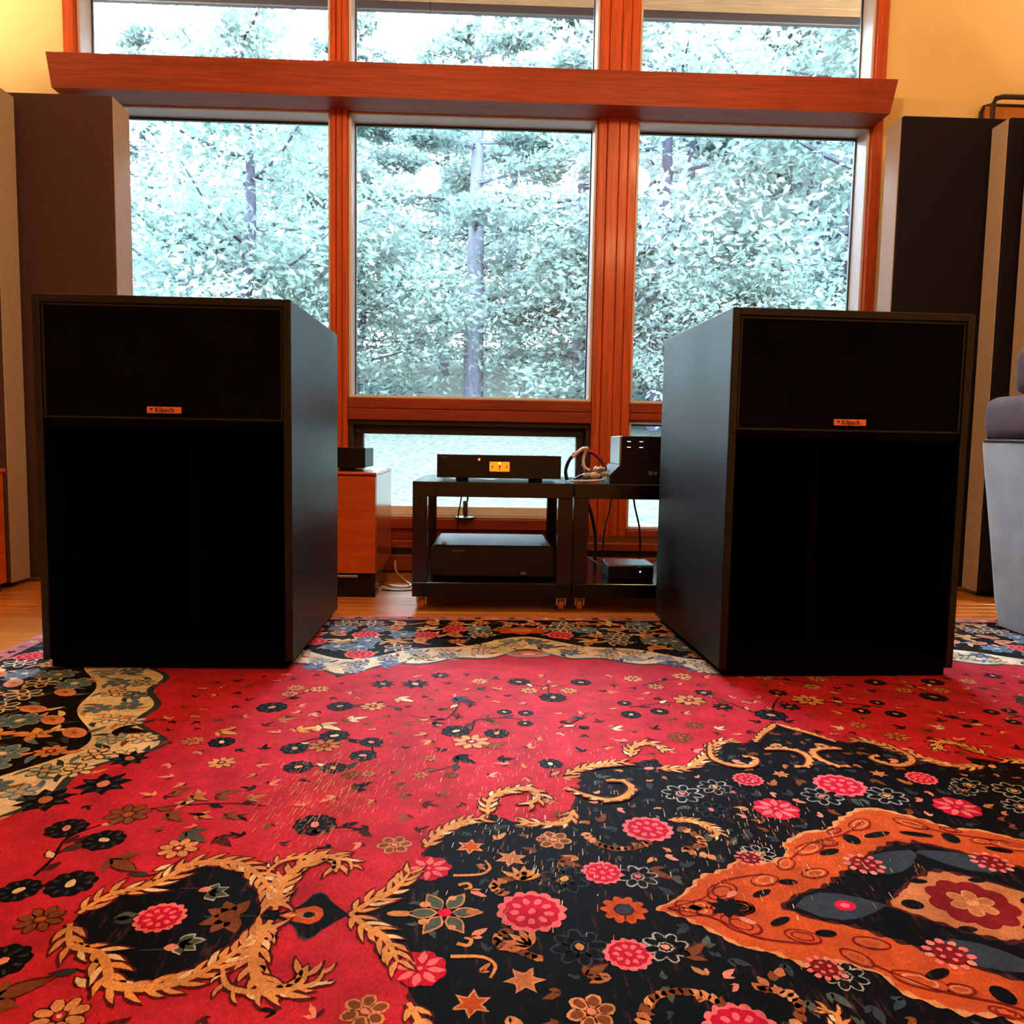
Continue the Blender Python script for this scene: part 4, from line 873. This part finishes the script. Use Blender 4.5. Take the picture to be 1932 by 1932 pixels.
# ---- border flowers
def border_pt(side, s, d):
    return {0: (s, RW-d), 1: (-RL+d, s), 2: (s, -RW+d), 3: (RL-d, s)}[side]
for side in range(4):
    ln, per, ph = (RL, .94, 0) if side in (0, 2) else (RW, 1.1, .55)
    s = -ln+.12
    while s < ln-.12:
        L_ = lobe((s-ph)/per); bd = .395+.125*L_
        for d in np.arange(.105, bd-.03, .074):
            x = s+rs.uniform(-.015, .015); R_.n += 1
            u, v = border_pt(side, x, d+rs.uniform(-.01, .01)); t = T(u, v, rs.uniform(0, 6)); q = rs.random()
            if q < .22: petals(t, .044, 7, 'pale', 'blue', 'white', 12, .3, .84, .25)
            elif q < .42: put(t, ell(0, 0, .034, .020), 'blush', 12); put(t, ell(0, 0, .026, .013), 'sand', 13); put(t, ell(0, 0, .010, .005), 'orange', 14)
            elif q < .52: rose(t, .042, 12)
            elif q < .72: petals(t, .042, 6, 'white', 'slate', 'blush', 12, .3, .74)
            elif q < .86:
                for a in (0, 1.2, 2.5, 3.9, 5.1): put(t, leafp(0, 0, a, .040, .010, .6), rs.choice(('gold', 'sand', 'cream')), 12)
            else: cream_daisy(t, .030, 12)
            for a in range(3): put(t, leafp(.02*math.cos(a*2), .02*math.sin(a*2), a*2+.6, .045, .007, .7), rs.choice(('sand', 'slate', 'cream', 'blue', 'blush')), 11)
        # pale band: small blue-grey rosettes and leaves
        for d in (bd+.045, bd+.10):
            u, v = border_pt(side, s+rs.uniform(-.02, .02), d); t = T(u, v, rs.uniform(0, 6)); R_.n += 1
            petals(t, .030, 6, rs.choice(('blue', 'slate')), rs.choice(('cream', 'blue', 'pale')), 'blush', 8, .3, .78)
            for a in range(3): put(t, leafp(.02*math.cos(a*2), .02*math.sin(a*2), a*2+.9, .040, .006, .9), rs.choice(('slate', 'blue', 'sand', 'brown')), 7)
        s += .082
    # small figures in the outer stripe
    s = -ln+.05
    while s < ln-.05:
        u, v = border_pt(side, s, .027); put(T(u, v, rs.uniform(0, 6)), star(.017, 5, .5), rs.choice(('slate', 'blue', 'navy', 'cream')), 3); s += .055
# ornaments in the valleys of the far border
for side in (0, 2):
    for sx in (-1.41, -.47, .47, 1.41):
        u, v = border_pt(side, sx, .20); R_.n += 1; t = T(u, v)
        put(t, star(.085, 7, .62), 'navy', 17, .004); put(t, [(a*1.3, b*.7) for a, b in star(.075, 8, .7)], 'orange', 18); put(t, ell(0, 0, .035, .018), 'sand', 19)
        u, v = border_pt(side, sx, .47); t = T(u, v); put(t, ell(0, 0, .06, .03), 'pale', 17); put(t, ell(0, 0, .048, .022), 'dusty', 18); put(t, ell(0, 0, .02, .010), 'cream', 19)

# ---- wear: bare warp threads
def threads(n, u0, u1, v0, v1, cols, lmin=.008, lmax=.03, lev=34):
    for i in range(n):
        u, v = rs.gauss((u0+u1)/2, (u1-u0)/3.2), rs.gauss((v0+v1)/2, (v1-v0)/3.2); l = rs.uniform(lmin, lmax); w = rs.uniform(.0002, .0006); R_.n += 1
        R_.poly([(u-w, v), (u+w, v), (u+w+.002, v+l), (u-w+.002, v+l)], rs.choice(cols), lev)
threads(560, -.96, -.78, .18, .46, ('sand', 'orange', 'tan', 'blush', 'tan'), .006, .024)
threads(260, -.66, -.42, .02, .36, ('white', 'pale', 'sand', 'tan'), .004, .016)
threads(240, -.35, -.05, .02, .30, ('blush', 'sand', 'cream', 'sand'), .004, .016)
threads(300, -.80, -.40, .30, .62, ('pink', 'dusty', 'blush'), .006, .02)

# ---- build the rug
hz = RZ
bv = [(-RL, -RW, 0.0005), (RL, -RW, .0005), (RL, RW, .0005), (-RL, RW, .0005), (-RL+.004, -RW+.004, hz-.0002), (RL-.004, -RW+.004, hz-.0002), (RL-.004, RW-.004, hz-.0002), (-RL+.004, RW-.004, hz-.0002)]
n0 = len(R_.v)
faces = R_.f + [tuple(n0+i for i in q) for q in ((3, 2, 1, 0), (4, 5, 6, 7), (0, 1, 5, 4), (1, 2, 6, 5), (2, 3, 7, 6), (3, 0, 4, 7))]
cols = R_.c + [PAL['dusty'] + (1,)]*6
me = bpy.data.meshes.new('rug'); me.from_pydata(R_.v+bv, [], faces); me.update()
ca = me.color_attributes.new('weave', 'FLOAT_COLOR', 'CORNER')
arr = np.repeat(np.array(cols, dtype=np.float32), [len(f) for f in faces], axis=0); ca.data.foreach_set('color', arr.ravel())
m = bpy.data.materials.new('woven_wool'); m.use_nodes = True; nt = m.node_tree; bs = nt.nodes['Principled BSDF']
at_ = nt.nodes.new('ShaderNodeVertexColor'); at_.layer_name = 'weave'
tc = nt.nodes.new('ShaderNodeTexCoord')
n1 = nt.nodes.new('ShaderNodeTexNoise'); n1.inputs['Scale'].default_value = 14; n1.inputs['Detail'].default_value = 8; n1.inputs['Roughness'].default_value = .7
n2 = nt.nodes.new('ShaderNodeTexNoise'); n2.inputs['Scale'].default_value = 420; n2.inputs['Detail'].default_value = 2
mpp = nt.nodes.new('ShaderNodeMapping'); mpp.inputs['Scale'].default_value = (1, .45, 1)
nt.links.new(tc.outputs['Object'], n1.inputs['Vector']); nt.links.new(tc.outputs['Object'], mpp.inputs['Vector']); nt.links.new(mpp.outputs[0], n2.inputs['Vector'])
mr = nt.nodes.new('ShaderNodeMapRange'); mr.inputs[1].default_value = .3; mr.inputs[2].default_value = .7; mr.inputs[3].default_value = .62; mr.inputs[4].default_value = 1.3
mr2 = nt.nodes.new('ShaderNodeMapRange'); mr2.inputs[1].default_value = .3; mr2.inputs[2].default_value = .7; mr2.inputs[3].default_value = .78; mr2.inputs[4].default_value = 1.22
nt.links.new(n1.outputs[0], mr.inputs[0]); nt.links.new(n2.outputs[0], mr2.inputs[0])
mu = nt.nodes.new('ShaderNodeMath'); mu.operation = 'MULTIPLY'; nt.links.new(mr.outputs[0], mu.inputs[0]); nt.links.new(mr2.outputs[0], mu.inputs[1])
vm = nt.nodes.new('ShaderNodeVectorMath'); vm.operation = 'SCALE'; nt.links.new(at_.outputs[0], vm.inputs[0]); nt.links.new(mu.outputs[0], vm.inputs['Scale'])
n3 = nt.nodes.new('ShaderNodeTexNoise'); n3.inputs['Scale'].default_value = 26; n3.inputs['Detail'].default_value = 9; n3.inputs['Roughness'].default_value = .75
mp3 = nt.nodes.new('ShaderNodeMapping'); mp3.inputs['Scale'].default_value = (5, .8, 1); nt.links.new(tc.outputs['Object'], mp3.inputs['Vector']); nt.links.new(mp3.outputs[0], n3.inputs['Vector'])
mr3 = nt.nodes.new('ShaderNodeMapRange'); mr3.inputs[1].default_value = .56; mr3.inputs[2].default_value = .78; mr3.inputs[3].default_value = 0; mr3.inputs[4].default_value = .5; nt.links.new(n3.outputs[0], mr3.inputs[0])
wm_ = nt.nodes.new('ShaderNodeMix'); wm_.data_type = 'RGBA'; nt.links.new(mr3.outputs[0], wm_.inputs[0]); nt.links.new(vm.outputs[0], wm_.inputs[6]); wm_.inputs[7].default_value = lin((150, 92, 78))
nt.links.new(wm_.outputs[2], bs.inputs['Base Color'])
bp = nt.nodes.new('ShaderNodeBump'); bp.inputs['Strength'].default_value = .35; bp.inputs['Distance'].default_value = .001
nt.links.new(n2.outputs[0], bp.inputs['Height']); nt.links.new(bp.outputs[0], bs.inputs['Normal'])
bs.inputs['Roughness'].default_value = RUG_ROUGH; bs.inputs['Specular IOR Level'].default_value = RUG_SPEC
bs.inputs['Sheen Weight'].default_value = RUG_SHEEN; bs.inputs['Sheen Roughness'].default_value = RUG_SHEEN_ROUGH
me.materials.append(m)
rug = bpy.data.objects.new('persian_rug', me); COL.objects.link(rug)
rug.location = (RUG_C[0], RUG_C[1], 0); rug.rotation_euler = (0, 0, RUG_A)
tag(rug, 'large worn red floral rug with dark medallion and scalloped border', 'rug')

# ------------------------------------------------------------------ outdoors: lawn and trees
ground = MB()
GX = [-45+90*i/36 for i in range(37)]; GY = [3.75, 4.5, 5.5, 6.5, 8, 9.5, 11, 13, 15, 17, 19, 22, 27, 34, 45, 70]
gh = lambda x, y: -.30+max(0, min(y, 22)-6.5)*.125+max(0, y-22)*.15+.10*math.sin(x*.45+y*.6)*min(1, max(0, y-7)/6)
gv = [[ground.bm.verts.new((x, y, gh(x, y))) for x in GX] for y in GY]
for a, b_ in zip(gv[:-1], gv[1:]):
    for i in range(len(GX)-1): ground.bm.faces.new((a[i], a[i+1], b_[i+1], b_[i]))
go = ground.build('lawn', 'grass', None, True); tag(go, 'pale grass bank rising outside the windows', 'lawn', kind='structure')

def leaf_cloud(name, centers, radii, per, size, m, parent, flat=.6, seed=0):
    g = np.random.default_rng(seed); C = np.repeat(np.asarray(centers), per, 0); Rr = np.repeat(np.asarray(radii), per)
    n = len(C); d = g.normal(size=(n, 3)); d /= np.linalg.norm(d, axis=1)[:, None]
    pos = C + d*(Rr*g.random(n)**.45)[:, None]*np.array([1, 1, flat])
    a = g.normal(size=(n, 3)); a[:, 2] *= .55; a /= np.linalg.norm(a, axis=1)[:, None]
    b = np.cross(a, g.normal(size=(n, 3))); b /= np.linalg.norm(b, axis=1)[:, None]
    s = size*(.6+.8*g.random(n))[:, None]
    V = np.stack([pos-a*s, pos+b*s*.42, pos+a*s, pos-b*s*.42], 1).reshape(-1, 3)
    me = bpy.data.meshes.new(name); me.vertices.add(4*n); me.vertices.foreach_set('co', V.ravel().astype(np.float32))
    me.loops.add(4*n); me.loops.foreach_set('vertex_index', np.arange(4*n, dtype=np.int32)); me.polygons.add(n)
    me.polygons.foreach_set('loop_start', np.arange(0, 4*n, 4, dtype=np.int32)); me.polygons.foreach_set('loop_total', np.full(n, 4, dtype=np.int32))
    me.update(); me.materials.append(M[m]); o = bpy.data.objects.new(name, me); COL.objects.link(o); o.parent = parent; o['kind'] = 'stuff'
    return o
def make_tree(kind, h, spread, seed, leafm, bark, size, per, low=.12, lean=(0, 0)):
    r = random.Random(seed); e = empty('tree')
    top = Vector((lean[0], lean[1], h)); tr = .030*h**.75 if kind != 'pine' else .034*h**.75
    P = [(Vector((0, 0, -.5))), top*.25+Vector((r.uniform(-.06, .06), 0, 0)), top*.55+Vector((r.uniform(-.1, .1), r.uniform(-.1, .1), 0)), top*.97]
    MB().tube(P, [tr*1.2, tr, tr*.65, tr*.12], 9).build('trunk', bark, e, True)
    C, Rd = [], []; k = MB(); nb = 26 if kind == 'pine' else 20
    for i in range(nb):
        z = h*(low+(1-low)*((i+r.random())/nb)); fr = (z/h-low)/(1-low)
        L = spread*((1-fr)**.8+.08 if kind == 'pine' else (math.sin(PI*min(.98, .18+.78*fr)))*.95+.1)*r.uniform(.7, 1.1); a = i*2.4+r.uniform(-.4, .4)
        rise = r.uniform(-.15, .12) if kind == 'pine' else r.uniform(.1, .5); base = top*(z/h); q = [base]
        for t in (.5, 1.0): q.append(base+Vector((math.cos(a)*L*t, math.sin(a)*L*t, L*rise*t*t)))
        k.tube(q, [tr*.28, tr*.16, tr*.05], 5)
        for t in ((.45, .75, 1.0) if kind == 'pine' else (.35, .65, .95)):
            C.append(base+Vector((math.cos(a)*L*t, math.sin(a)*L*t, L*rise*t*t))+Vector((r.uniform(-.1, .1), r.uniform(-.1, .1), r.uniform(-.1, .1)))*L*.4); Rd.append((.20 if kind == 'pine' else .30)*spread*r.uniform(.7, 1.2))
    k.build('branch', bark, e, True)['kind'] = 'stuff'
    leaf_cloud('foliage', [tuple(c) for c in C], Rd, per, size, leafm, e, .45 if kind == 'pine' else .8, seed)
    return e
GT = 'trees outside the windows'
def put_tree(src, x, y, rz, sc, label):
    o = copy_tree(src) if src.get('used') else src
    src['used'] = 1; o.location = (x, y, gh(x, y)); o.rotation_euler = (0, 0, rz); o.scale = (sc, sc, sc)
    tag(o, label, 'tree', GT); return o
maple = make_tree('broad', 5.6, 2.0, 3, 'leaf_a', 'bark_dark', .058, LEAF_N)
maple2 = make_tree('broad', 4.6, 1.9, 8, 'leaf_c', 'bark_dark', .055, LEAF_N)
pine = make_tree('pine', 9.0, 2.6, 5, 'leaf_b', 'bark', .07, LEAF_N)
pine2 = make_tree('pine', 7.0, 2.3, 12, 'leaf_b', 'bark_dark', .07, LEAF_N)
shrub = make_tree('broad', 1.8, 1.3, 21, 'leaf_c', 'bark_dark', .035, LEAF_N, .05)
for args in TREES: put_tree({'maple': maple, 'maple2': maple2, 'pine': pine, 'pine2': pine2, 'shrub': shrub}[args[0]], *args[1:])
